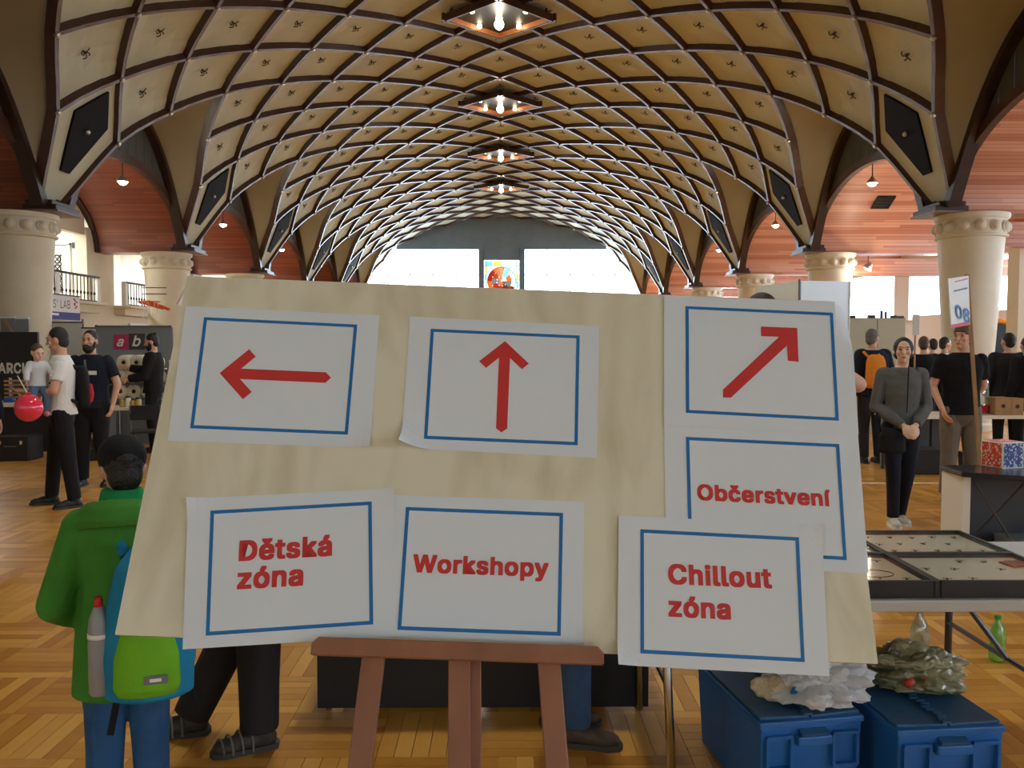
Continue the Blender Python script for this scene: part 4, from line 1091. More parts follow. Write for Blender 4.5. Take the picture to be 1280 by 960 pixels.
BASE = dict(hipL=(.09, 0, .93), hipR=(-.09, 0, .93), knL=(.1, -.015, .5), knR=(-.1, -.015, .5), anL=(.105, .02, .085), anR=(-.105, .02, .085),
            shL=(.18, .01, 1.445), shR=(-.18, .01, 1.445), elL=(.245, .04, 1.15), elR=(-.245, .04, 1.15), wrL=(.25, -.05, .9), wrR=(-.25, -.05, .9))
TORSO = [(.86, .145, .10), (.93, .165, .115), (1.02, .156, .106), (1.12, .15, .102), (1.25, .165, .114), (1.36, .176, .118), (1.44, .168, .098), (1.485, .115, .075), (1.52, .062, .058)]
def hand(mb, wr, d, n, s, k, curl):
    d = Vector(d).normalized(); n = Vector(n); n = (n - d * n.dot(d)).normalized(); s_ = d.cross(n) * s
    wr = Vector(wr)
    R = Matrix((s_, n, d)).transposed()
    mb.ell(wr + d * .048 * k, (.041 * k, .017 * k, .055 * k), 10, 8, R)
    for off, L, in ((.029, .068), (.010, .078), (-.009, .072), (-.027, .056)):
        p = wr + d * .088 * k + s_ * off * k; a = curl
        for seg in (.5, .5):
            dd = d * math.cos(a) + n * math.sin(a); q = p + dd * L * seg * k * 1.1
            mb.cap(p, .0092 * k, q, .0080 * k, 8); p = q; a += curl * 1.2
    p = wr + d * .028 * k + s_ * .034 * k; q = p + (s_ * .6 + d * .75 + n * .25).normalized() * .042 * k
    mb.cap(p, .0125 * k, q, .0105 * k, 8); mb.cap(q, .0105 * k, q + (d * .9 + n * .4 + s_ * .1).normalized() * .032 * k, .0085 * k, 8)
def person(label, loc, rz, H=1.78, pose=None, top=None, legs='black_cloth', shoes='shoe_black', hair='hair_dark', hstyle='short', skin='skin', head=(0, 0), hs=1.0, bulk=1.0,
           vox=0.009, leg_w=1.0, hands=True, curl=0.35, palm=None, toes=(0.12, -0.12), face=True, beard=None, name='person', group=None, lean=None, legend=0.085, fatk=1.0):
    """a figure standing at loc; rz = 0 faces the camera side (-Y)"""
    t = thing(name, loc, label, 'person', group, rz)
    k = H / 1.78; J = dict(BASE); J.update(pose or {}); J = {a: Vector(v) * k for a, v in J.items()}
    tl = Vector(lean or (0, 0, 0)) * k                                # how far the upper body leans
    def ln(z): return tl * max(0.0, min(1.0, (z / k - .93) / .55))
    HC = Vector((0, -.012, 1.665)) * k + tl; HC.z += (hs - 1) * 0.11 * k; K = k * hs
    HR = Matrix.Rotation(head[0], 3, 'Z') @ Matrix.Rotation(head[1], 3, 'X')
    def h(x, y, z): return HC + HR @ (Vector((x, y, z)) * K)
    b = MB()
    # head, face, neck
    b.ell(h(0, 0, .012), (.074 * K, .093 * K, .103 * K), 18, 12, HR); b.ell(h(0, -.03, -.055), (.055 * K, .06 * K, .062 * K), 14, 9, HR); b.ell(h(0, -.074, -.093), (.022 * K, .02 * K, .02 * K), 8, 6, HR)
    b.cap(h(0, -.088, .012), .009 * K, h(0, -.110, -.026), .0145 * K, 8); b.ell(h(0, -.078, .034), (.05 * K, .02 * K, .012 * K), 10, 6, HR); b.ell(h(0, -.086, -.06), (.024 * K, .012 * K, .011 * K), 8, 6, HR)
    for s in (-1, 1): b.ell(h(s * .077, .008, -.008), (.011 * K, .021 * K, .031 * K), 8, 7, HR); b.ell(h(s * .042, -.062, -.02), (.025 * K, .022 * K, .025 * K), 8, 6, HR)
    b.cap(Vector((0, .02, 1.43)) * k + tl, .058 * k * min(hs, 1.1), h(0, .012, -.06), .052 * k * min(hs, 1.15))
    b.loft([(ln(z * k).x, .008 * k + ln(z * k).y, z * k, rx * k * bulk * .97, ry * k * bulk * .97) for z, rx, ry in TORSO])
    for s in 'LR':
        b.cap(J['hip' + s], .088 * k, J['kn' + s], .056 * k); b.cap(J['kn' + s], .056 * k, J['an' + s], .036 * k)
        sh = J['sh' + s] + tl
        b.cap(sh, .05 * k * bulk, J['el' + s], .040 * k * bulk); b.cap(J['el' + s], .040 * k * bulk, J['wr' + s], .027 * k)
        if hands:
            sg = 1 if s == 'L' else -1
            d = J['wr' + s] - J['el' + s]; n = Vector((palm or {}).get(s, (-sg, .15, 0)))
            hand(b, J['wr' + s], d, n, (1 if s == 'L' else -1), k * (1.0 if hs == 1 else .95), curl)
    remesh(b, 'body', skin, t, vox, 2, 0.4)
    # trousers
    if legs:
        m = MB(); m.loft([(ln(z * k).x, .006 * k + ln(z * k).y, z * k, rx * k * bulk * 1.04, ry * k * bulk * 1.04) for z, rx, ry in [(.77, .07, .06), (.84, .15, .105), (.93, .166, .118), (1.03, .156, .108)]])
        for s in 'LR':
            a, q, e = J['hip' + s], J['kn' + s], J['an' + s]; e2 = e + (q - e).normalized() * (legend - .085) * k
            m.cap(a, .099 * k * max(1.0, bulk), a.lerp(q, .5), .092 * k * leg_w); m.tube([a.lerp(q, .4), q, q.lerp(e2, .5), e2 + (q - e).normalized() * .0 * k], [.094 * k * leg_w, .074 * k * leg_w, .066 * k * leg_w, .062 * k * leg_w], 14)
            m.ell(q, (.073 * k * leg_w,) * 3, 10, 8)
        remesh(m, 'trousers', legs, t, vox * 1.2, 3)
    # shoes
    for s, ty in (('L', toes[0]), ('R', toes[1])):
        if not shoes: break
        a = J['an' + s]; R = Matrix.Rotation(ty, 3, 'Z'); g = lambda x, y, z: Vector((a.x, a.y, a.z - .085 * k)) + R @ (Vector((x, y, z)) * k)
        m = MB(); m.ell(g(0, .022, .045), (.040 * k, .052 * k, .045 * k), 12, 8, R); m.ell(g(0, -.05, .045), (.043 * k, .085 * k, .043 * k), 12, 8, R); m.ell(g(0, -.125, .034), (.047 * k, .07 * k, .034 * k), 12, 8, R); m.cap(g(0, .012, .06), .042 * k, g(0, .012, .1), .043 * k)
        zf = a.z - .085 * k
        m.v = [(x, y, max(z, zf + 0.004)) for x, y, z in m.v]
        so = remesh(m, 'shoe', shoes, t, max(vox, .009), 2)
        sl = MB(); out = [g(x, y, 0) for x, y in ((-.036, .07), (-.046, .0), (-.043, -.08), (-.048, -.14), (-.03, -.19), (0, -.202), (.03, -.19), (.048, -.14), (.043, -.08), (.046, 0), (.036, .07), (0, .082))]
        sl.add(out + [p + Vector((0, 0, .024 * k)) for p in out], [tuple(range(11, -1, -1)), tuple(range(12, 24))] + [(q, (q + 1) % 12, 12 + (q + 1) % 12, 12 + q) for q in range(12)])
        if shoes == 'sandal':
            for yy in (-.045, -.085, -.125, -.16):
                ww = .046 if yy > -.15 else .042; hh = .09 if yy > -.06 else .082 if yy > -.1 else .072 if yy > -.14 else .06
                MB().tube([g(ww * math.cos(q * math.pi / 8), yy + .012 * math.cos(q * math.pi / 8), .01 + hh * math.sin(q * math.pi / 8)) for q in range(9)], .005 * k, 6).build('strap', 'sandal_strap', so, smooth=True)
        sl.build('sole', 'sole' if shoes != 'shoe_white' else 'white_paint', so)
    # top
    if top:
        kind, m_ = top[0], top[1]; hem = top[2] if len(top) > 2 else .90; fat = {'tee': .016, 'jacket': .034}[kind] * fatk
        m = MB(); rows = [r for r in TORSO if r[0] > hem + .02 and r[0] < 1.5]
        hr = .163 if hem > .8 else .185
        rows = [(hem, hr, hr * .8)] + ([(.86, .17, .12)] if hem < .8 else []) + [r for r in rows if not (hem < .8 and r[0] < .9)] + [(1.512, .07, .066)]
        if kind == 'jacket': rows = rows[:-1] + [(1.49, .1, .085), (1.508, .084, .076)]
        m.loft([(ln(z * k).x, .008 * k + ln(z * k).y, z * k, rx * k * bulk + fat * k, ry * k * bulk + fat * k) for z, rx, ry in rows])
        for s in 'LR':
            sh, el, wr = J['sh' + s] + tl, J['el' + s], J['wr' + s]; sh2 = sh.copy(); sh2.x *= .82; sh2.z += .005 * k
            if kind == 'tee':
                e = sh.lerp(el, .68); m.tube([sh2, sh.lerp(el, .1), e], [.062 * k * bulk, .066 * k * bulk, .064 * k * bulk], 14); m.ell(sh, (.058 * k * bulk,) * 3, 10, 8)
            else:
                f2 = fat * .8 * k; e = el.lerp(wr, .97); m.ell(sh, (.057 * k * bulk + f2 * .7,) * 3, 10, 8)
                m.cap(sh2, .06 * k * bulk + f2 * .6, sh, .056 * k * bulk + f2 * .8); m.cap(sh, .056 * k * bulk + f2 * .8, el, .046 * k * bulk + f2); m.tube([el, el.lerp(wr, .5), e], [.046 * k * bulk + f2, .044 * k * bulk + f2, .038 * k * bulk + f2 * .7], 14); m.ell(el, (.046 * k * bulk + f2,) * 3, 10, 8)
        remesh(m, 'shirt' if kind == 'tee' else 'jacket', m_, t, vox * 1.2, 3)
    # hair
    if hair:
        m = MB(); a = 1.0
        m.ell(h(0, .016, .034), (.080 * K, .094 * K, .096 * K), 16, 11, HR); m.ell(h(0, .045, -.02), (.068 * K, .062 * K, .075 * K), 14, 9, HR)
        if hstyle == 'bun': m.ell(h(0, .075, .10), (.034 * K, .034 * K, .034 * K), 10, 8)
        if hstyle == 'tied': m.ell(h(0, .09, -.03), (.05 * K, .05 * K, .06 * K), 10, 8); m.ell(h(0, .018, .026), (.093 * K, .098 * K, .1 * K), 14, 9, HR); m.ell(h(0, .03, -.03), (.09 * K, .07 * K, .07 * K), 14, 9, HR)
        if hstyle == 'full': m.ell(h(0, .01, .05), (.084 * K, .1 * K, .092 * K), 14, 9, HR)
        remesh(m, 'hair', hair, t, vox, 2)
    if beard:
        m = MB(); m.ell(h(0, -.04, -.085), (.062 * K, .062 * K, .058 * K), 14, 9, HR); m.ell(h(0, -.094, -.048), (.034 * K, .014 * K, .011 * K), 10, 7, HR)
        for s in (-1, 1): m.ell(h(s * .058, -.02, -.04), (.02 * K, .03 * K, .05 * K), 9, 7, HR)
        remesh(m, 'beard', beard, t, vox, 1)
    if face:
        for s in (-1, 1):
            e = MB().ell(h(s * .031, -.0865, .012), (.0125 * K, .006 * K, .006 * K), 10, 7, HR).build('eye', 'eye', t, smooth=True)
            if hair: MB().ell(h(s * .032, -.0935, .034), (.019 * K, .005 * K, .0042 * K), 10, 6, HR).build('eyebrow', hair, t, smooth=True)
        MB().ell(h(0, -.0975, -.06), (.021 * K, .005 * K, .006 * K), 10, 6, HR).build('mouth', 'lip', t, smooth=True)
    t['H'] = H
    return t
D = math.radians
def backpack(label, loc, rz, W_=.28, H_=.44, Dp=.16, mains=('black_cloth', 'black_cloth'), extra=True):
    """worn bag; origin at the middle of the side against the back, +Y points away from the wearer"""
    t = thing('backpack', loc, label, 'backpack', None, rz)
    m = MB(); m.loft([(0, Dp * .5, -H_ / 2, W_ * .42, Dp * .42), (0, Dp * .52, -H_ * .42, W_ * .5, Dp * .52), (0, Dp * .5, 0, W_ * .5, Dp * .5), (0, Dp * .45, H_ * .3, W_ * .46, Dp * .46), (0, Dp * .4, H_ * .45, W_ * .36, Dp * .38), (0, Dp * .35, H_ * .5, W_ * .2, Dp * .22)])
    remesh(m, 'bag', mains[0], t, .011, 2)
    m = MB(); m.loft([(0, Dp * .92, -H_ * .40, W_ * .34, Dp * .22), (0, Dp * .98, -H_ * .2, W_ * .38, Dp * .26), (0, Dp * .93, H_ * .05, W_ * .34, Dp * .2)]); remesh(m, 'pocket', mains[1], t, .011, 2)
    for s in (-1, 1):
        MB().tube([(s * W_ * .28, 0.02, H_ * .42), (s * W_ * .34, -0.06, H_ * .56), (s * W_ * .36, -0.18, H_ * .5), (s * W_ * .4, -0.22, H_ * .1), (s * W_ * .44, -0.08, -H_ * .3), (s * W_ * .4, 0.02, -H_ * .38)], 0.02, 8).build('strap', mains[0], t, smooth=True)
    return t
def back_of(x, y, rz, dist, z):
    return (x - math.sin(rz) * dist, y + math.cos(rz) * dist, z)

# --- left: father with baby, balloon
fx, fy = P(79, 631, 8.75).x, 8.75; frz = D(-62)
person('man in a white t-shirt and black trousers carrying a baby', (fx, fy, 0), frz, 1.81,
       dict(elL=(.25, -.06, 1.17), wrL=(.0, -.27, 1.115), elR=(-.25, -.09, 1.16), wrR=(-.07, -.31, 1.16), anL=(.17, .1, .085), knL=(.14, .05, .5), anR=(-.15, -.1, .085), knR=(-.12, -.06, .5)),
       ('tee', 'tee_white', .92), 'black_cloth', 'shoe_black', 'hair_dark', head=(D(-24), D(10)), vox=.007, leg_w=1.05, palm={'L': (0, .6, .8), 'R': (0, .6, .8)}, toes=(D(12), D(-6)), bulk=1.03)
backpack('dark backpack with a red side worn by the man in the white t-shirt', back_of(fx, fy, frz, .135, 1.22), frz, .27, .42, .14, ('black_cloth', 'red_cloth'))
bx, by = P(47, 470, 8.5).x, 8.5
person('baby in a pale top and blue jeans held in the man\'s arms', (bx, by, .90), D(48), .68,
       dict(hipL=(.1, -.02, .86), hipR=(-.1, -.02, .86), knL=(.17, -.12, .56), knR=(-.17, -.12, .56), anL=(.16, -.04, .2), anR=(-.16, -.04, .2), elR=(-.3, -.12, 1.25), wrR=(-.34, -.22, 1.02), elL=(.27, -.14, 1.25), wrL=(.22, -.3, 1.2)),
       ('jacket', 'baby_top', .88), 'baby_jeans', None, 'hair_brown', head=(D(10), D(22)), hs=1.75, vox=.006, bulk=1.15, hands=True, name='baby', skin='skin_pale', leg_w=1.2)
fb = [o for o in bpy.data.objects if o.name.startswith('baby') and o.parent is None][0]; fb['category'] = 'baby'
for s in (-1, 1): MB().ell((s * .065, -.03, .06), (.026, .045, .028), 10, 8).build('sock', 'pink', fb, smooth=True)
mat('balloon', srgb(238, 52, 82), 0.12, spec=0.6, coat=0.4)
q = P(36, 510, 8.12)
t = thing('balloon', q, 'shiny pink-red balloon on a white stick held by the baby', 'balloon')
MB().ell((0, 0, 0), (.125, .125, .128), 28, 18).build('balloon_skin', 'balloon', t, smooth=True)
a = P(22, 470, 8.36) - q; MB().tube([(0, 0, .12), a], .006, 6).build('stick', 'white_paint', t)
MB().lathe([(.012, .125), (.02, .14), (.01, .15)], 10).build('knot', 'balloon', t)

# --- bearded man
gx, gy = P(117, 606, 10.0).x, 10.0
gm = person('bearded man in a dark navy polo shirt with a white name badge', (gx, gy, 0), D(4), 1.80,
       dict(elR=(-.27, .07, 1.17), wrR=(-.19, .09, .95), elL=(.28, .03, 1.17), wrL=(.24, -.02, .94), anL=(.15, .02, .085), anR=(-.12, 0, .085)),
       ('tee', 'navy', .90), 'black_cloth', 'shoe_black', 'hair_dark', beard='hair_dark', vox=.008, bulk=1.1, leg_w=1.1, head=(D(-4), 0))
MB().box((.075, -.148, 1.32), (.085, .006, .045), (0.12, 0, .15)).build('name_badge', 'white_paint', gm, label='white name badge')
MB().box((-.005, -.146, 1.39), (.022, .008, .16), (0.1, 0, 0)).build('placket', 'grey_cloth', gm)
# --- man with a hair bun at the edge of the board
hx, hy = P(193, 560, 13.08).x, 13.08
person('man with dark hair tied in a bun reaching towards the white rolls', (hx, hy, 0), D(-80), 1.80, dict(elR=(-.22, -.12, 1.22), wrR=(-.2, -.38, 1.27), elL=(.22, -.08, 1.15), wrL=(.2, -.3, 1.12)),
       ('jacket', 'black_cloth', .9), 'black_cloth', 'shoe_black', 'hair_black', 'bun', beard='hair_black', vox=.011, head=(0, D(12)))
# --- person cut by the left edge
ex, ey = PZ(-27, 640, 0).x, PZ(-27, 640, 0).y
person('person in dark clothes and black trainers at the far left edge', (ex - .05, ey, 0), D(60), 1.75, None, ('jacket', 'navy', .9), 'dark_jeans', 'shoe_black', 'hair_dark', vox=.012)

# --- boy from behind
bx_, by_ = P(155, 700, 3.02).x, 3.02; brz = D(197)
boy = person('boy in a green jacket and black cap seen from behind', (bx_, by_, 0), brz, 1.275,
       dict(elR=(-.30, .08, 1.06), wrR=(-.2, -.14, .93), elL=(.30, .08, 1.06), wrL=(.2, -.14, .93), shL=(.19, .01, 1.42), shR=(-.19, .01, 1.42), anL=(.11, 0, .085), anR=(-.11, 0, .085)),
       ('jacket', 'green_jacket', .60), 'blue_jeans', 'shoe_grey', 'hair_black', head=(D(18), 0), hs=1.25, vox=.006, bulk=1.16, leg_w=1.36)
kk = 1.275 / 1.78
hm = MB(); z_ = 1.475 * kk
for ring_r, zz in ((.14, 0.0),):
    pass
hm.rings([[Vector((math.cos(a) * .115 * s_, .055 + math.sin(a) * .105 * s_, z_ + dz + .03 * math.sin(a))) for a in np.linspace(0, 2 * math.pi, 25)[:-1]] for s_, dz in ((.75, -.03), (1.15, -.05), (1.3, -.02), (1.2, .02), (.95, .045), (.72, .03))])
hood = remesh(hm, 'hood', 'green_jacket', boy, .008, 3)
remesh(MB().loft([(0, .012, 1.085, .08, .075), (0, .010, 1.145, .068, .066)]), 'collar', 'green_inner', boy, .007, 2)
# cap
HCz = (1.665 + .25 * .11) * kk; K = kk * 1.25
cp = MB(); cp.ell((0, .0, HCz + .048 * K), (.090 * K, .106 * K, .088 * K), 24, 16)
cp.v = [(x, y, max(z, HCz + .012 * K)) for x, y, z in cp.v]
HRz = Matrix.Rotation(D(18), 3, 'Z'); c0 = Vector((0, -.012 * kk, 0))
cp.v = [tuple(HRz @ Vector(v) + c0) for v in cp.v]
capo = cp.build('cap', 'black_cloth', boy, smooth=True, label='black baseball cap')
MB().ell(HRz @ Vector((0, .094 * K, HCz + .045 * K)) + c0, (.034 * K, .018 * K, .026 * K), 14, 9, HRz).build('strap_opening', 'hair_black', capo, smooth=True)
bm_ = MB().prism([(-.075 * K, -.07 * K), (-.07 * K, -.14 * K), (-.03 * K, -.175 * K), (.03 * K, -.175 * K), (.07 * K, -.14 * K), (.075 * K, -.07 * K)], HCz + .03 * K, HCz + .04 * K); bm_.v = [tuple(HRz @ Vector(v) + c0) for v in bm_.v]; bm_.build('brim', 'black_cloth', capo)
# his backpack
pk = back_of(bx_, by_, brz, .125, .735)
bp = thing('backpack', (pk[0] + .10, pk[1] + .01, pk[2]), 'blue and lime green backpack worn by the boy in the green jacket', 'backpack', None, brz)
remesh(MB().loft([(0, .07, -.27, .10, .06), (0, .08, -.25, .14, .085), (0, .085, -.12, .145, .09), (0, .08, .05, .13, .08), (0, .07, .18, .10, .065), (0, .06, .24, .05, .03)]), 'bag', 'pack_blue', bp, .008, 2)
remesh(MB().loft([(0, .145, -.235, .09, .03), (0, .155, -.20, .105, .045), (0, .155, -.10, .10, .045), (0, .145, -.02, .08, .03)]), 'front_pocket', 'pack_lime', bp, .007, 2)
remesh(MB().loft([(0, .125, .0, .08, .03), (0, .12, .12, .07, .03), (0, .11, .17, .04, .02)]), 'upper_panel', 'pack_lime', bp, .007, 2)
MB().box((-.03, .203, -.165), (.07, .006, .028), (0.08, 0, 0)).build('reflector', 'grey_cloth', bp, bevel=.004); MB().box((-.03, .206, -.165), (.035, .006, .010), (0.08, 0, 0)).build('reflector', 'white_paint', bp)
remesh(MB().loft([(.135, .06, -.24, .04, .04), (.14, .06, -.2, .05, .05), (.14, .06, -.10, .048, .048)]), 'side_pocket', 'pack_lime', bp, .007, 2)
for s in (-1, 1):
    MB().tube([(s * .08, .0, .2), (s * .1, -.05, .26), (s * .12, -.16, .22), (s * .13, -.2, 0), (s * .12, -.08, -.2), (s * .11, .02, -.22)], .018, 8).build('strap', 'pack_blue', bp, smooth=True)
MB().box((-.13, .05, -.28), (.02, .008, .12), (0, .3, 0)).build('strap_end', 'black_cloth', bp); MB().box((.11, .08, -.31), (.022, .01, .14), (0, -.2, 0)).build('strap_end', 'black_cloth', bp)
mat('bottle_grey', srgb(150, 152, 156), 0.35, spec=.6)
mat('cap_red', srgb(200, 40, 40), .4)
w0 = Vector((math.cos(brz) * .15 - math.sin(brz) * .085, math.sin(brz) * .15 + math.cos(brz) * .085, 0))
t = thing('drinking_bottle', (bp.location.x + w0.x, bp.location.y + w0.y, .50), 'grey drinking bottle with red cap in the side pocket of the boy\'s backpack', 'bottle')
MB().lathe([(.028, 0), (.034, .01), (.035, .16), (.033, .2), (.034, .215), (.03, .25), (.018, .285), (.012, .295)], 20).build('body', 'bottle_grey', t, smooth=True)
MB().lathe([(.036, .19), (.036, .205)], 20).build('band', 'white_paint', t, smooth=True)
MB().lathe([(.014, .29), (.014, .315), (.009, .325)], 12).build('cap', 'cap_red', t, smooth=True)

# --- legs behind the board
q = PZ(318, 938, 0)
sp = person('person in dark trousers and open sandals standing behind the board', (q.x + .02, q.y + .12, 0), D(-75), 1.72, dict(anL=(.1, -.03, .085), knL=(.1, -.03, .5), anR=(-.12, -.32, .085), knR=(-.1, -.1, .52)), ('jacket', 'black_cloth', .88), 'charcoal', 'sandal', 'hair_dark', vox=.008, leg_w=1.3, toes=(D(10), D(0)))
person('person in blue jeans and brown shoes standing behind the easel', (.345, 3.56, 0), D(86), 1.72, dict(anL=(.09, .03, .085), anR=(-.1, -.05, .085), knR=(-.1, -.04, .5), elL=(.2, .06, 1.15), elR=(-.2, .06, 1.15), wrL=(.18, -.02, .9), wrR=(-.18, -.02, .9)), ('tee', 'charcoal', .9), 'jeans', 'shoe_brown', 'hair_dark', vox=.008, leg_w=1.1, toes=(D(0), D(-8)))
q = P(951, 420, 4.15)
person('person with raised bare elbow behind the right end of the board', (q.x, q.y, 0), D(180), 1.885, dict(elR=(-.475, -.06, 1.37), wrR=(-.24, -.22, 1.58), elL=(.40, -.12, 1.40), wrL=(.14, -.32, 1.6), shL=(.19, .01, 1.46), shR=(-.19, .01, 1.46)), ('tee', 'charcoal', .9), 'charcoal', 'shoe_black', 'hair_dark', vox=.009)

# --- right: woman and man
wx, wy = P(1124, 655, 7.7).x, 7.7
wm = person('woman in a grey jacket with hands clasped, black bag and pale trainers', (wx, wy, 0), D(-6), 1.70,
       dict(elL=(.235, .02, 1.13), wrL=(.06, -.20, .975), elR=(-.235, .02, 1.13), wrR=(-.05, -.20, .97), anL=(.05, .14, .085), knL=(.075, .02, .5), anR=(-.065, -.02, .085), knR=(-.075, -.03, .5)),
       ('jacket', 'grey_jacket', .93), 'dark_jeans', 'shoe_white', 'hair_black', 'tied', head=(D(-16), 0), vox=.007, bulk=.9, leg_w=.9, fatk=.55, palm={'L': (0, .9, -.3), 'R': (0, .9, -.3)}, curl=.55, toes=(D(6), D(-4)), skin='skin_pale')
MB().box((0, -.142, 1.25), (.008, .01, .42), (0.06, 0, 0)).build('zip', 'charcoal', wm)
remesh(MB().loft([(0, -.0, 1.36, .12, .1), (0, .0, 1.415, .105, .092), (0, .004, 1.44, .09, .082)]), 'jacket_collar', 'grey_jacket', wm, .009, 2)
bg_ = thing('shoulder_bag', (wx - .14, wy - .13, .80), 'black shoulder bag hanging at the woman\'s hip', 'bag')
remesh(MB().loft([(0, 0, -.12, .10, .05), (0, 0, -.1, .125, .06), (0, 0, .04, .115, .055), (0, 0, .1, .08, .035)]), 'bag', 'black_cloth', bg_, .009, 2)
MB().tube([(-.09, .02, .06), (-.1, .1, .2), (-.04, .16, .34), (.02, .14, .3)], .012, 8).build('strap', 'black_cloth', bg_, smooth=True)

mx_, my_ = P(1198, 628, 8.85).x, 8.85
person('man in a black t-shirt and grey trousers looking left', (mx_, my_, 0), D(-14), 1.84,
       dict(elR=(-.26, .02, 1.16), wrR=(-.2, -.12, .95), elL=(.235, .13, 1.17), wrL=(.1, .2, .99), anR=(-.12, .0, .085), anL=(.14, .12, .085), knL=(.12, .04, .5)),
       ('tee', 'black_tee', .89), 'khaki_grey', 'shoe_black', 'hair_brown', 'full', head=(D(-38), 0), vox=.007, bulk=1.05, leg_w=1.1)

# --- right background people
CR = 'visitors in the right background'
ox, oy = P(1088, 575, 11.8).x, 11.8
person('man in a dark jacket with an orange backpack seen from behind', (ox, oy, 0), D(188), 1.85, None, ('jacket', 'navy', .9), 'charcoal', 'shoe_black', 'hair_grey', head=(D(-60), 0), vox=.010, bulk=1.06, group=CR)
backpack('orange backpack on the man in the dark jacket', back_of(ox - .08, oy, D(188), .16, 1.28), D(188), .3, .46, .15, ('pack_orange', 'pack_orange'))
for i, (px_, d_, rz_, H_, topm, lg, hr, lab) in enumerate((
    (1152, 13.2, 172, 1.76, ('jacket', 'black_cloth', .88), 'black_cloth', 'hair_brown', 'person in a black coat seen from behind beyond the woman'),
    (1163, 15.5, 160, 1.74, ('jacket', 'navy', .9), 'charcoal', 'hair_dark', 'person in a navy jacket deeper in the crowd beyond the woman'),
    (1178, 14.5, 110, 1.76, ('tee', 'tee_white', .9), 'dark_jeans', 'hair_dark', 'dark-haired person in a white shirt between the woman and the man'),
    (1257, 12.0, 165, 1.80, ('jacket', 'charcoal', .88), 'black_cloth', 'hair_dark', 'man in a dark jacket seen from behind right of the column'),
    (1281, 11.6, 190, 1.74, ('jacket', 'black_cloth', .86), 'black_cloth', 'hair_black', 'person in black at the right edge of the picture'))):
    p_ = P(px_, 560, d_)
    person(lab, (p_.x, p_.y, 0), D(rz_), H_, None, topm, lg, 'shoe_black', hr, vox=.013, group=CR, head=(D(20 if i % 2 else -15), 0), face=True)
p_ = P(1281, 560, 11.6); backpack('black backpack on the person at the right edge', back_of(p_.x, p_.y, D(190), .15, 1.25), D(190), .28, .42, .14)
flush()

# ================================================================== left stands
mat('panel_black', srgb(30, 31, 32), 0.6); mat('panel_grey', srgb(128, 132, 134), 0.6); mat('panel_light', srgb(196, 196, 190), 0.6); mat('panel_white', srgb(222, 222, 218), 0.5)
mat('table_white', srgb(226, 218, 198), 0.5); mat('logo_pink', srgb(176, 44, 92), 0.5); mat('logo_dark', srgb(60, 52, 52), 0.5); mat('letter_white', srgb(228, 226, 214), 0.6)
mat('banner_blue', srgb(44, 58, 132), 0.6); mat('banner_white', srgb(226, 226, 230), 0.6); mat('roll_white', srgb(232, 222, 196), 0.8); mat('wood_pale', srgb(176, 136, 86), 0.6, noise_amt=.2); mat('orange_paint', srgb(230, 104, 40), 0.45)
mat('blue_plastic', srgb(30, 84, 190), 0.4); mat('red_plastic', srgb(190, 40, 40), 0.4); mat('gold', srgb(188, 156, 92), 0.4)
def letters(parent, s, x0, x1, z, y, m_, bold=.02, shear=0, sy=1.0, name='lettering'):
    """lettering on a front-facing (-Y) panel in the parent's coordinates"""
    vs0, fs0 = text_geo(s, 0.0, True, shear); vs, fs = [], []
    for a in range(9 if bold else 1):
        dx, dy = (bold * math.cos(a * math.pi / 4), bold * math.sin(a * math.pi / 4)) if a else (0, 0)
        n0 = len(vs); vs += [(v[0] + dx, v[1] + dy, a * 5e-4) for v in vs0]; fs += [tuple(i + n0 for i in f) for f in fs0]
    a, b = min(v[0] for v in vs), max(v[0] for v in vs); k = (x1 - x0) / (b - a)
    return MB().add([(x0 + (v[0] - a) * k, y - v[2], z + v[1] * k * sy) for v in vs], fs).build(name, m_, parent, label='lettering ' + s)
def xat(px, d): return P(px, 430, d).x
def zat(py, d): return P(640, py, d).z

# black wall with ARCHI lettering
d_ = 14.6; x0, x1 = xat(-60, d_), xat(47, d_)
t = thing('exhibit_wall', ((x0 + x1) / 2, d_, 0), 'black exhibition wall with white ARCHI lettering at left', 'exhibition wall')
MB().box((0, 0.03, zat(415, d_) / 2), (x1 - x0, .06, zat(415, d_))).build('panel', 'panel_black', t)
letters(t, 'ARCHI', xat(-3, d_) - t.location.x, xat(43, d_) - t.location.x, zat(466, d_), -.004, 'letter_white', .035, sy=1.25)
for i, (a, b, top_, lab) in enumerate(((2, 20, 397, 'small grey display panel with a wooden arm above the black wall'), (21, 37, 398, 'plain small grey display panel above the black wall'))):
    t = thing('partition_screen', (xat((a + b) / 2, 15.2), 15.2, 0), lab, 'panel')
    w_ = xat(b, 15.2) - xat(a, 15.2); zt = zat(top_, 15.2)
    MB().box((0, 0, zt / 2), (w_, .04, zt)).build('panel', 'panel_grey', t); MB().box((0, 0, zt), (w_, .06, .03)).build('top_strip', 'panel_white', t)
    if i == 0: MB().beam((-.05, -.05, zt - .05), (.1, -.05, zt - .28), .05, .04).build('wooden_arm', 'wood_pale', t)
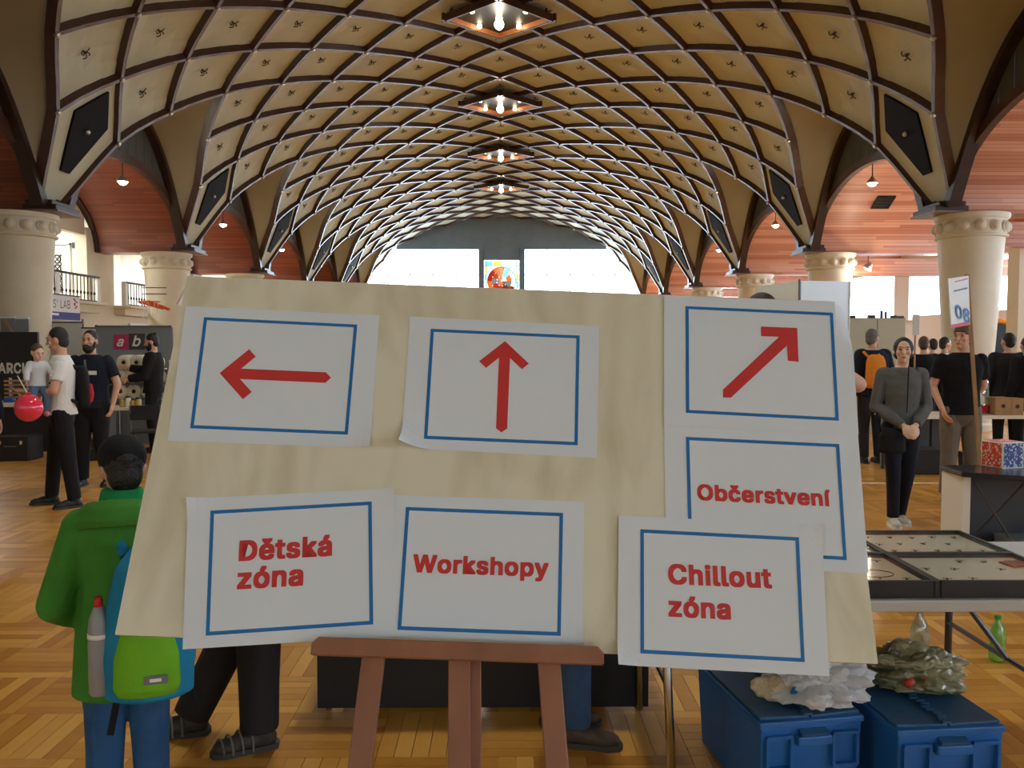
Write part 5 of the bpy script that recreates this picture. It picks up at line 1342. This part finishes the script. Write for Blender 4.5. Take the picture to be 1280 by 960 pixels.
# light panel behind the heads
d_ = 16.9
for a, b, top0, m_, lab in ((40, 104, 403, 'panel_light', 'tall light grey booth partition behind the father and the bearded man'), (104, 121, 410, 'panel_white', 'narrow white booth partition between the light and the grey one')):
    x0, x1 = xat(a, d_), xat(b, d_); t = thing('booth_partition', ((x0 + x1) / 2, d_, 0), lab, 'partition'); zt = zat(top0, d_)
    MB().box((0, 0, zt / 2), (x1 - x0, .04, zt)).build('panel', m_, t); MB().box((0, 0, zt), (x1 - x0 + .04, .06, .03)).build('top_rail', 'leg_grey', t)
    for sx in (-1, 1): MB().tube([(sx * (x1 - x0) / 2, 0, 0), (sx * (x1 - x0) / 2, 0, zt + .06)], .02, 8).build('post', 'leg_grey', t)
# grey panel with ab logo
d_ = 14.2; x0, x1 = xat(120, d_), xat(216, d_); zt = zat(408, d_)
t = thing('logo_banner', ((x0 + x1) / 2, d_, 0), 'grey banner wall with pink and dark ab logo squares', 'banner')
MB().box((0, .02, zt / 2), (x1 - x0, .04, zt)).build('panel', 'panel_grey', t); MB().box((0, .0, zt), (x1 - x0, .06, .03)).build('top_rail', 'leg_grey', t)
for a, b, ch, m_ in ((142, 161, 'a', 'logo_pink'), (161, 182, 'b', 'logo_dark')):
    xa_, xb_ = xat(a, d_) - t.location.x, xat(b, d_) - t.location.x; za, zb_ = zat(437, d_), zat(417 if ch == 'b' else 418, d_)
    MB().box(((xa_ + xb_) / 2, -.006, (za + zb_) / 2), (xb_ - xa_ - .01, .01, zb_ - za)).build('logo_square', m_, t)
    letters(t, ch, xa_ + .06, xb_ - .07, za + .06, -.016, 'letter_white', .02, .3)
# rack of white rolls
d_ = 13.45
roll = MB(); n_ = 20
for rr2, yy in ((.028, 0.02), (.028, -.004), (.118, -.004), (.12, 0.0), (.12, .3), (.028, .3)): pass
roll.rings([[Vector((r2 * math.cos(2 * math.pi * q / 20), y2, r2 * math.sin(2 * math.pi * q / 20))) for q in range(20)] for r2, y2 in ((.03, .12), (.03, .0), (.05, -.012), (.112, -.004), (.118, .01), (.118, .3), (.02, .3))])
roll_me = roll.mesh('paper', True); roll_me.materials.append(MATS['roll_white']); core = MB().lathe([(.03, 0), (.03, .02)], 12); core_me = core.mesh('core', True); core_me.materials.append(MATS['shade_dark'])
k_ = 0
spots = []
for row, (py, xs) in enumerate(((489, (149, 166, 184)), (470, (148, 164, 181, 198)), (453, (154, 170, 187)))):
    for px_ in xs: spots.append((px_, py))
t = thing('roll_shelf', (xat(170, d_), d_ + .15, 0), 'dark shelf rack holding the white rolls under the ab banner', 'shelf')
W2 = 1.0
for py in (499.5, 480, 462): MB().box((0, 0, zat(py, d_) - .004), (W2, .34, .012)).build('shelf_board', 'panel_grey', t)
for sx in (-1, 1): MB().box((sx * W2 / 2, 0, zat(450, d_) / 2), (.03, .34, zat(450, d_))).build('upright', 'panel_grey', t)
for si, (px_, py) in enumerate(spots):
    lab = ('lowest', 'middle', 'top')[(py < 480) + (py < 460)] + ' row, ' + (['leftmost', 'second', 'third'][si] if si < 3 else ['leftmost', 'second', 'third', 'fourth'][si - 3] if si < 7 else ['leftmost', 'second', 'third'][si - 7])
    t = thing('paper_roll', (xat(px_, d_), d_, zat(py, d_)), f'white roll seen end-on in the rack, {lab} from left', 'roll', 'white rolls in the rack')
    inst('paper', roll_me, t); o = inst('core', core_me, t); o.location = (0, .012, 0); o.rotation_euler = (math.pi / 2, 0, 0)
# table with small golden jars
d_ = 12.3; zt = .74
t = thing('white_table', (xat(172, d_), d_ + .25, 0), 'white table with small jars in front of the roll rack', 'table')
MB().box((0, 0, zt - .02), (1.15, .55, .04)).build('table_top', 'table_white', t, bevel=.004)
for sx in (-1, 1):
    for sy in (-1, 1): MB().box((sx * .5, sy * .22, zt / 2 - .02), (.03, .03, zt - .04)).build('leg', 'leg_grey', t)
for i, (px_, h_, m_, nm) in enumerate(((147, .12, 'gold', 'squat golden jar, leftmost on the white table'), (154, .16, 'table_white', 'tall cream jar, second from left on the white table'), (160, .10, 'gold', 'low golden tin, third from left on the white table'), (167, .14, 'gold', 'golden jar, fourth from left on the white table'))):
    t = thing('jar', (xat(px_, d_), d_ + .12, zt), nm, 'jar', 'jars on the white table')
    MB().lathe([(.035, 0), (.042, .01), (.042, h_ * .75), (.03, h_ * .85)], 14).build('body', m_, t, smooth=True, sharp=40); MB().lathe([(.034, h_ * .83), (.034, h_)], 14).build('lid', 'shade_dark' if i % 2 else 'gold', t, smooth=True, sharp=40)
t = thing('folding_chair', (xat(172, 11.7) + .05, 11.85, 0), 'black folding chair in front of the white table with the rolls', 'chair', None, D(15))
MB().box((0, 0, .45), (.4, .38, .03)).build('seat', 'black_plastic', t, bevel=.008); MB().box((0, -.19, .72), (.4, .03, .2)).build('backrest', 'black_plastic', t, bevel=.008)
for sx in (-1, 1):
    MB().tube([(sx * .19, -.2, .82), (sx * .19, -.18, .45), (sx * .2, .2, 0)], .012, 8).build('leg', 'leg_grey', t); MB().tube([(sx * .18, .16, .45), (sx * .2, -.22, 0)], .012, 8).build('leg', 'leg_grey', t)
# left stand table with machines below
d_ = 12.9; zt = .76
t = thing('stand_table', (xat(10, d_), d_ + .3, 0), 'white-edged stand table in front of the ARCHI wall', 'table')
MB().box((0, 0, zt - .025), (2.3, .7, .05)).build('table_top', 'table_white', t, bevel=.004); MB().box((0, -.2, .35), (2.2, .04, .65)).build('skirt', 'dark_cloth', t)
for sx in (-1, 1):
    for sy in (-1, 1): MB().box((sx * 1.08, sy * .3, zt / 2 - .02), (.04, .04, zt - .05)).build('leg', 'leg_grey', t)
for i, (px_, nm, m_, sz, lab) in enumerate(((-2, 'tool_case', 'blue_plastic', (.14, .12, .07), 'small blue case on the stand table'), (22, 'red_tray', 'red_plastic', (.3, .15, .04), 'flat red tray on the stand table'), (60, 'black_printer', 'black_plastic', (.34, .3, .3), 'black machine on the stand table behind the father'))):
    t = thing(nm, (xat(px_, d_), d_ + .25, zt), lab, 'box'); MB().box((0, 0, sz[2] / 2), sz, taper=.94).build('body', m_, t, bevel=.012); MB().box((0, -sz[1] / 2 - .004, sz[2] * .55), (sz[0] * .5, .012, sz[2] * .25)).build('latch', 'leg_grey', t)
for i in range(6):
    t = thing('timber_piece', (xat(6, d_), d_ + .3, zt + .018 + i * .062), f'pale wooden slat, {["lowest", "second", "third", "fourth", "fifth", "topmost"][i]} of the stack on the stand table', 'wood', 'stacked slats', D(4 * (i % 3 - 1)))
    MB().box((0, 0, -.002), (.34, .12, .032)).build('slat', 'wood_pale', t, bevel=.004)
    for sx in (-1, 1): MB().box((sx * .12, 0, .029), (.04, .1, .03)).build('spacer', 'dark_wood', t)
for i, (px_, sz) in enumerate(((10, (.5, .4, .35)), (104, (.45, .35, .3)))):
    t = thing('equipment_case', (xat(px_, 12.1), 12.3, 0), ('black equipment case on the floor before the stand table', 'black equipment case on the floor behind the bearded man')[i], 'case')
    MB().box((0, 0, sz[2] / 2), sz).build('body', 'black_plastic', t, bevel=.02); MB().tube([(-.08, -sz[1] / 2 - .01, sz[2] * .6), (-.07, -sz[1] / 2 - .04, sz[2] * .6), (.07, -sz[1] / 2 - .04, sz[2] * .6), (.08, -sz[1] / 2 - .01, sz[2] * .6)], .01, 6).build('handle', 'leg_grey', t)
    for sx in (-1, 1): MB().box((sx * .15, -sz[1] / 2 - .005, sz[2] * .75), (.04, .015, .05)).build('latch', 'chrome', t)

# banner hanging from the balcony, faces the nave (+X)
t = thing('hanging_banner', (-10.27, 20.4, 2.22), 'white and blue LAB banner hanging from the left balcony', 'banner')
MB().box((0, 0, .29), (.012, 1.5, .58)).build('cloth', 'banner_white', t); MB().box((.008, 0, .09), (.004, 1.5, .18)).build('blue_stripe', 'banner_blue', t)
MB().box((0, 0, .585), (.03, 1.54, .03)).build('rod', 'iron', t)
vs0, fs0 = text_geo("S' LAB", .0); a_, b_ = min(v[0] for v in vs0), max(v[0] for v in vs0); kx = .78 / (b_ - a_)
MB().add([(.0075, -.5 + (v[0] - a_) * kx, .27 + v[1] * kx * 1.1) for v in vs0], fs0).build('lettering', 'shade_dark', t, label="lettering S' LAB")
m = MB()
for q in range(7): m.ell((.008, .53 + .06 * math.sin(q * 1.9), .30 + q * .035), (.003, .05, .018), 8, 6)
m.build('emblem', 'red_cloth', t, label='red squiggle emblem')
vs0, fs0 = text_geo("mobile", .0); a_, b_ = min(v[0] for v in vs0), max(v[0] for v in vs0); kx = .3 / (b_ - a_)
MB().box((.011, -.42, .12), (.002, .32, .05)).build('small_print', 'banner_white', t)

# gallery door with iron scroll panel, behind the first balcony
t = sempty('door_1', (-11.9, VY(6) - 0.09, 2.65), 'white gallery door with a dark scrollwork panel')
MB().box((0, 0, .82), (.56, .05, 1.64)).build('door_leaf', 'white_paint', t, bevel=.01)
MB().box((0, -.03, .95), (.24, .02, 1.2)).build('glass_panel', 'panel_light', t)
for zz in (.5, .76, 1.02, 1.28):
    m = MB(); m.tube([(.09 * math.cos(a * math.pi / 8), -.05, zz + .11 * math.sin(a * math.pi / 8)) for a in range(16)], .016, 6, close=True); m.tube([(-.11, -.05, zz - .12), (.11, -.05, zz + .12)], .013, 6); m.tube([(.11, -.05, zz - .12), (-.11, -.05, zz + .12)], .013, 6); m.build('scrollwork', 'iron', t)
for sx in (-.31, .31): MB().box((sx, -.01, .85), (.06, .08, 1.7)).build('door_frame', 'white_paint', t)
MB().box((0, -.01, 1.69), (.68, .08, .06)).build('door_frame', 'white_paint', t)
MB().box((-.46, 0, .8), (.18, .04, 1.6)).build('dark_gap', 'shade_dark', t)
sq = MB().box((0, 0, 0), (.16, .08, .16)).build('speaker_box', 'black_plastic', loc=(-11.42, VY(6) - .1, 4.3), bevel=.01); tag(sq, 'small black square speaker on the white gallery wall', 'speaker')
dd = sempty('door_2', (-10.78, 25.9, 0), 'dark doorway under the second left balcony'); MB().box((0, 0, 1.08), (.06, 1.5, 2.16)).build('door_leaf', 'shade_dark', dd); MB().box((.01, 0, 2.2), (.08, 1.7, .1)).build('door_frame', 'white_paint', dd)
MB().box((.05, .5, 1.05), (.05, .04, .14)).build('handle', 'chrome', dd)

# basketball hoop folded beside the second left column
hp = P(186, 380, 19.2)
t = thing('basketball_hoop', (hp.x, hp.y, hp.z), 'orange basketball hoop with white backboard frame beside the left columns', 'hoop')
MB().tube([(.23 * math.cos(a * math.pi / 12), .23 * math.sin(a * math.pi / 12), .05) for a in range(24)], .012, 6, close=True).build('rim', 'orange_paint', t)
MB().beam((-.05, .1, .06), (.42, .1, -.12), .12, .06).build('bracket', 'orange_paint', t); MB().beam((-.2, 0, .04), (.3, .05, -.1), .1, .05).build('bracket', 'orange_paint', t)
MB().box((.95, .1, .3), (.05, 1.0, .75), (0, .5, 0)).build('backboard', 'panel_white', t, bevel=.005)
for q in range(10): MB().tube([(.22 * math.cos(q * .628), .22 * math.sin(q * .628), .05), (.13 * math.cos(q * .628 + .4), .13 * math.sin(q * .628 + .4), -.3)], .006, 5).build('net_cord', 'letter_white', t)
MB().tube([(.98, .1, .3), (1.2, .6, .1), (1.2, .6, -hp.z)], .04, 8).build('support', 'leg_grey', t)
MB().tube([(-.15, .0, .22), (.4, .0, .22)], .012, 6).build('frame_bar', 'leg_grey', t); MB().tube([(-.15, .0, .36), (.4, .0, .36)], .012, 6).build('frame_bar', 'leg_grey', t)

# ================================================================== right stands
# sign 08 on a stick
s0 = P(1226, 600, 6.75); s1 = P(1211, 410, 6.6); top_ = P(1209, 346, 6.55)
t = thing('stand_sign', (s0.x, s0.y, 0), 'white sign with blue number 08 on a tall wooden stick', 'sign')
L0 = t.location
dir_ = (Vector(top_) - Vector(s0)).normalized(); base_ = Vector(s0) - dir_ * (s0.z - .02) / dir_.z
MB().beam(base_ - L0, Vector(top_) - L0 + dir_ * .02, .024, .02, (0, 1, 0)).build('stick', 'wood_pale', t)
A_ = P(1210, 344.5, 6.53) - L0; B_ = P(1212, 406, 6.55) - L0; C_ = P(1188.5, 410.5, 6.3) - L0; D_ = P(1184.5, 348.5, 6.28) - L0
nrm = (B_ - A_).cross(D_ - A_).normalized()
if nrm.y > 0: nrm = -nrm
def sg(u, v, o=0.0): return A_.lerp(B_, v).lerp(D_.lerp(C_, v), 1 - u) + nrm * o       # u: 0 left .. 1 right, v: 0 top .. 1 bottom
q4 = [(0, 0), (1, 0), (1, 1), (0, 1)]
MB().add([sg(u, v, .004) for u, v in q4] + [sg(u, v, -.004) for u, v in q4], [(0, 1, 2, 3), (7, 6, 5, 4), (0, 4, 5, 1), (1, 5, 6, 2), (2, 6, 7, 3), (3, 7, 4, 0)]).build('panel', 'panel_white', t)
MB().add([sg(u, v, .005) for u, v in ((0, .925), (1, .925), (1, 1), (0, 1))], [(0, 1, 2, 3)]).build('red_band', 'print_red', t)
def sg_text(s, u0, u1, v0, m_, bold, tilt=0.0, vs_=1.0):
    vs0, fs0 = text_geo(s, 0.0); vs, fs = [], []
    for a in range(9 if bold else 1):
        dx, dy = (bold * math.cos(a * math.pi / 4), bold * math.sin(a * math.pi / 4)) if a else (0, 0)
        n0 = len(vs); vs += [(v[0] + dx, v[1] + dy, a * 3e-4) for v in vs0]; fs += [tuple(i + n0 for i in f) for f in fs0]
    a, b = min(v[0] for v in vs), max(v[0] for v in vs); k = (u1 - u0) / (b - a)
    Wd, Hd = (A_ - D_).length, (B_ - A_).length
    MB().add([sg(u0 + (v[0] - a) * k, v0 - v[1] * k * Wd / Hd * vs_ + tilt * (v[0] - a) * k, .006 + v[2]) for v in vs], fs).build('lettering', m_, t, label='lettering ' + s)
sg_text('08', .24, .97, .79, 'print_blue', .02, .24, .62)
MB().add([sg(u, v, .005) for u, v in ((.3, .07), (.95, .05), (.95, .075), (.3, .095))], [(0, 1, 2, 3)]).build('small_print', 'print_red', t)
MB().add([sg(u, v, .005) for u, v in ((.22, .25), (.92, .23), (.92, .262), (.22, .282))], [(0, 1, 2, 3)]).build('small_print', 'shade_dark', t)
# distant small sign
q = P(1143, 462, 12.4); t = thing('small_stand_sign', (q.x, q.y, 0), 'small white sign on a thin stick behind the woman', 'sign')
MB().tube([(0, 0, 0), (0, 0, zat(415, 12.4))], .012, 6).build('stick', 'wood_pale', t); MB().box((0, -.015, zat(406, 12.4)), (.1, .012, .3)).build('panel', 'panel_white', t, bevel=.003)

# beige partition behind the orange backpack
d_ = 15.6; mat('partition_beige', srgb(184, 178, 150), 0.7)
x0, x1 = xat(1060, d_), xat(1131, d_); zt = zat(397, d_)
t = thing('beige_partition', ((x0 + x1) / 2, d_, 0), 'beige folding partition behind the man with the orange backpack', 'partition')
for q in range(2):
    MB().box(((q - .5) * (x1 - x0) / 2, .0, zt / 2), ((x1 - x0) / 2 - .012, .05, zt)).build('panel', 'partition_beige', t, bevel=.006)
for dx, w2, h2 in ((-.45, .1, .05), (-.1, .12, .06), (.08, .03, .14), (.16, .03, .12), (.3, .1, .05), (.42, .12, .04)): MB().box((dx, 0, zt + h2 / 2 - .01), (w2, .06, h2)).build('clip', 'black_plastic', t)
# white booth panels behind the top right of the board
d_ = 13.6
mat('booth_white', srgb(226, 234, 236), 0.4)
t = thing('white_booth', (xat(1000, d_), d_, 0), 'white booth walls on a thin dark pole above the board', 'booth')
pl = [(945, 358, 14.3), (999, 351, 13.4), (1062, 352, 13.9)]
for (a, b) in ((0, 1), (1, 2)):
    p0, p1 = P(*pl[a]), P(*pl[b]); p0, p1 = p0 - t.location, p1 - t.location
    MB().add([(p0.x, p0.y, 0), (p1.x, p1.y, 0), p1, p0] + [(p0.x, p0.y + .03, 0), (p1.x, p1.y + .03, 0), (p1.x, p1.y + .03, p1.z), (p0.x, p0.y + .03, p0.z)], [(0, 1, 2, 3), (7, 6, 5, 4), (0, 4, 5, 1), (1, 5, 6, 2), (2, 6, 7, 3), (3, 7, 4, 0)]).build('panel', 'booth_white', t)
p0 = P(*pl[1]) - t.location; MB().tube([(p0.x, p0.y - .03, 0), (p0.x, p0.y - .03, p0.z + .02)], .022, 8).build('pole', 'leg_grey', t)
for a in (0, 2): p0 = P(*pl[a]) - t.location; MB().tube([(p0.x, p0.y, 0), (p0.x, p0.y, p0.z)], .018, 8).build('pole', 'white_paint', t)

# exhibitor table at right with jars and wooden boxes
d_ = 10.6; zt = .755
t = thing('exhibitor_table', (xat(1240, d_), d_ + .35, 0), 'pale exhibitor table behind the man in the black t-shirt', 'table')
MB().box((0, 0, zt - .02), (2.3, .7, .04)).build('table_top', 'table_white', t, bevel=.004)
for sx in (-1, 1):
    for sy in (-1, 1): MB().box((sx * 1.05, sy * .3, zt / 2 - .02), (.04, .04, zt - .04)).build('leg', 'leg_grey', t)
    MB().tube([(sx * 1.05, -.3, .3), (sx * 1.05, .3, .3)], .012, 6).build('stretcher', 'leg_grey', t)
glass_mat('jar_glass', (0.78, 0.86, 0.86, 1), gloss=.18, opac=.1)
t = thing('demijohn', (xat(1241, d_), d_ + .3, zt), 'large clear water bottle with a red label on the exhibitor table', 'bottle')
MB().lathe([(.10, 0), (.125, .02), (.125, .13), (.118, .15), (.125, .17), (.125, .3), (.118, .32), (.125, .34), (.12, .42), (.06, .5), (.035, .52), (.035, .56)], 24).build('body', 'jar_glass', t, smooth=True, sharp=60)
MB().lathe([(.127, .02), (.127, .12)], 24, cap=False).build('label', 'red_cloth', t, smooth=True); MB().lathe([(.04, .55), (.04, .6)], 14).build('cap', 'panel_white', t)
for i, (px_, w2, h2, lab) in enumerate(((1262, .2, .21, 'small wooden box with a dark hole, left of two on the exhibitor table'), (1280, .16, .2, 'small wooden box, right of two on the exhibitor table'))):
    t = thing('wooden_box', (xat(px_, d_), d_ + .2, zt), lab, 'box'); MB().box((0, 0, h2 / 2), (w2, .2, h2)).build('body', 'wood_pale', t, bevel=.004)
    MB().lathe([(.025, 0), (.025, .006)], 14).build('hole', 'shade_dark', t, loc=(0, -.1, h2 * .55), rot=(math.pi / 2, 0, 0)); MB().box((0, 0, h2 + .006), (w2 + .01, .21, .012)).build('lid', 'wood_pale', t)
for i, (px_, y2, sz, m_, lab) in enumerate(((1168, d_ + .3, (.4, .35, .3), 'dark_cloth', 'dark storage bin under the exhibitor table behind the woman'), (1245, d_ + .2, (.45, .35, .26), 'counter_panel', 'grey open box under the exhibitor table'), (1275, d_ - .1, (.2, .2, .22), 'red_plastic', 'red container under the exhibitor table at the right edge'))):
    t = thing('storage_bin', (xat(px_, d_), y2, 0), lab, 'box'); MB().box((0, 0, sz[2] / 2), sz, taper=1.08).build('body', m_, t, bevel=.01); MB().box((0, 0, sz[2]), (sz[0] * 1.12, sz[1] * 1.12, .025)).build('rim', m_, t, bevel=.005)
t = thing('exhibitor_cabinet', (xat(1148, 11.9), 12.0, 0), 'dark low cabinet with tools behind the woman', 'cabinet')
MB().box((0, 0, .35), (.9, .4, .7)).build('body', 'dark_cloth', t, bevel=.01)
for q in range(3): MB().box((-.28 + q * .28, -.21, .4), (.25, .02, .5)).build('door', 'counter_panel', t, bevel=.005)
t = thing('round_poster', (xat(1247, 18.6), 18.6, 0), 'orange ring and black disc display half hidden behind the column', 'display')
zc = zat(424, 18.6); MB().tube([(.40 * math.cos(a * math.pi / 12), 0, zc + .40 * math.sin(a * math.pi / 12)) for a in range(24)], .06, 8, close=True).build('ring', 'pack_orange', t, smooth=True)
MB().lathe([(.38, 0), (.38, .03)], 24).build('disc', 'black_plastic', t, loc=(0, .03, zc), rot=(math.pi / 2, 0, 0)); MB().tube([(0, .03, 0), (0, .03, zc - .38)], .03, 8).build('stand', 'leg_grey', t)
# pilaster in the right aisle
pl_ = sempty('trim_1', (xat(1273, 17.5), 17.5, 0), 'white pilaster in the right aisle')
MB().box((.0, 0, 2.0), (.3, .4, 4.0)).build('shaft', 'cream_wall', pl_, bevel=.01); MB().box((0, 0, .1), (.36, .46, .2)).build('plinth', 'cream_wall', pl_); MB().box((-.16, -.1, 1.75), (.02, .16, .1)).build('switch', 'panel_grey', pl_)
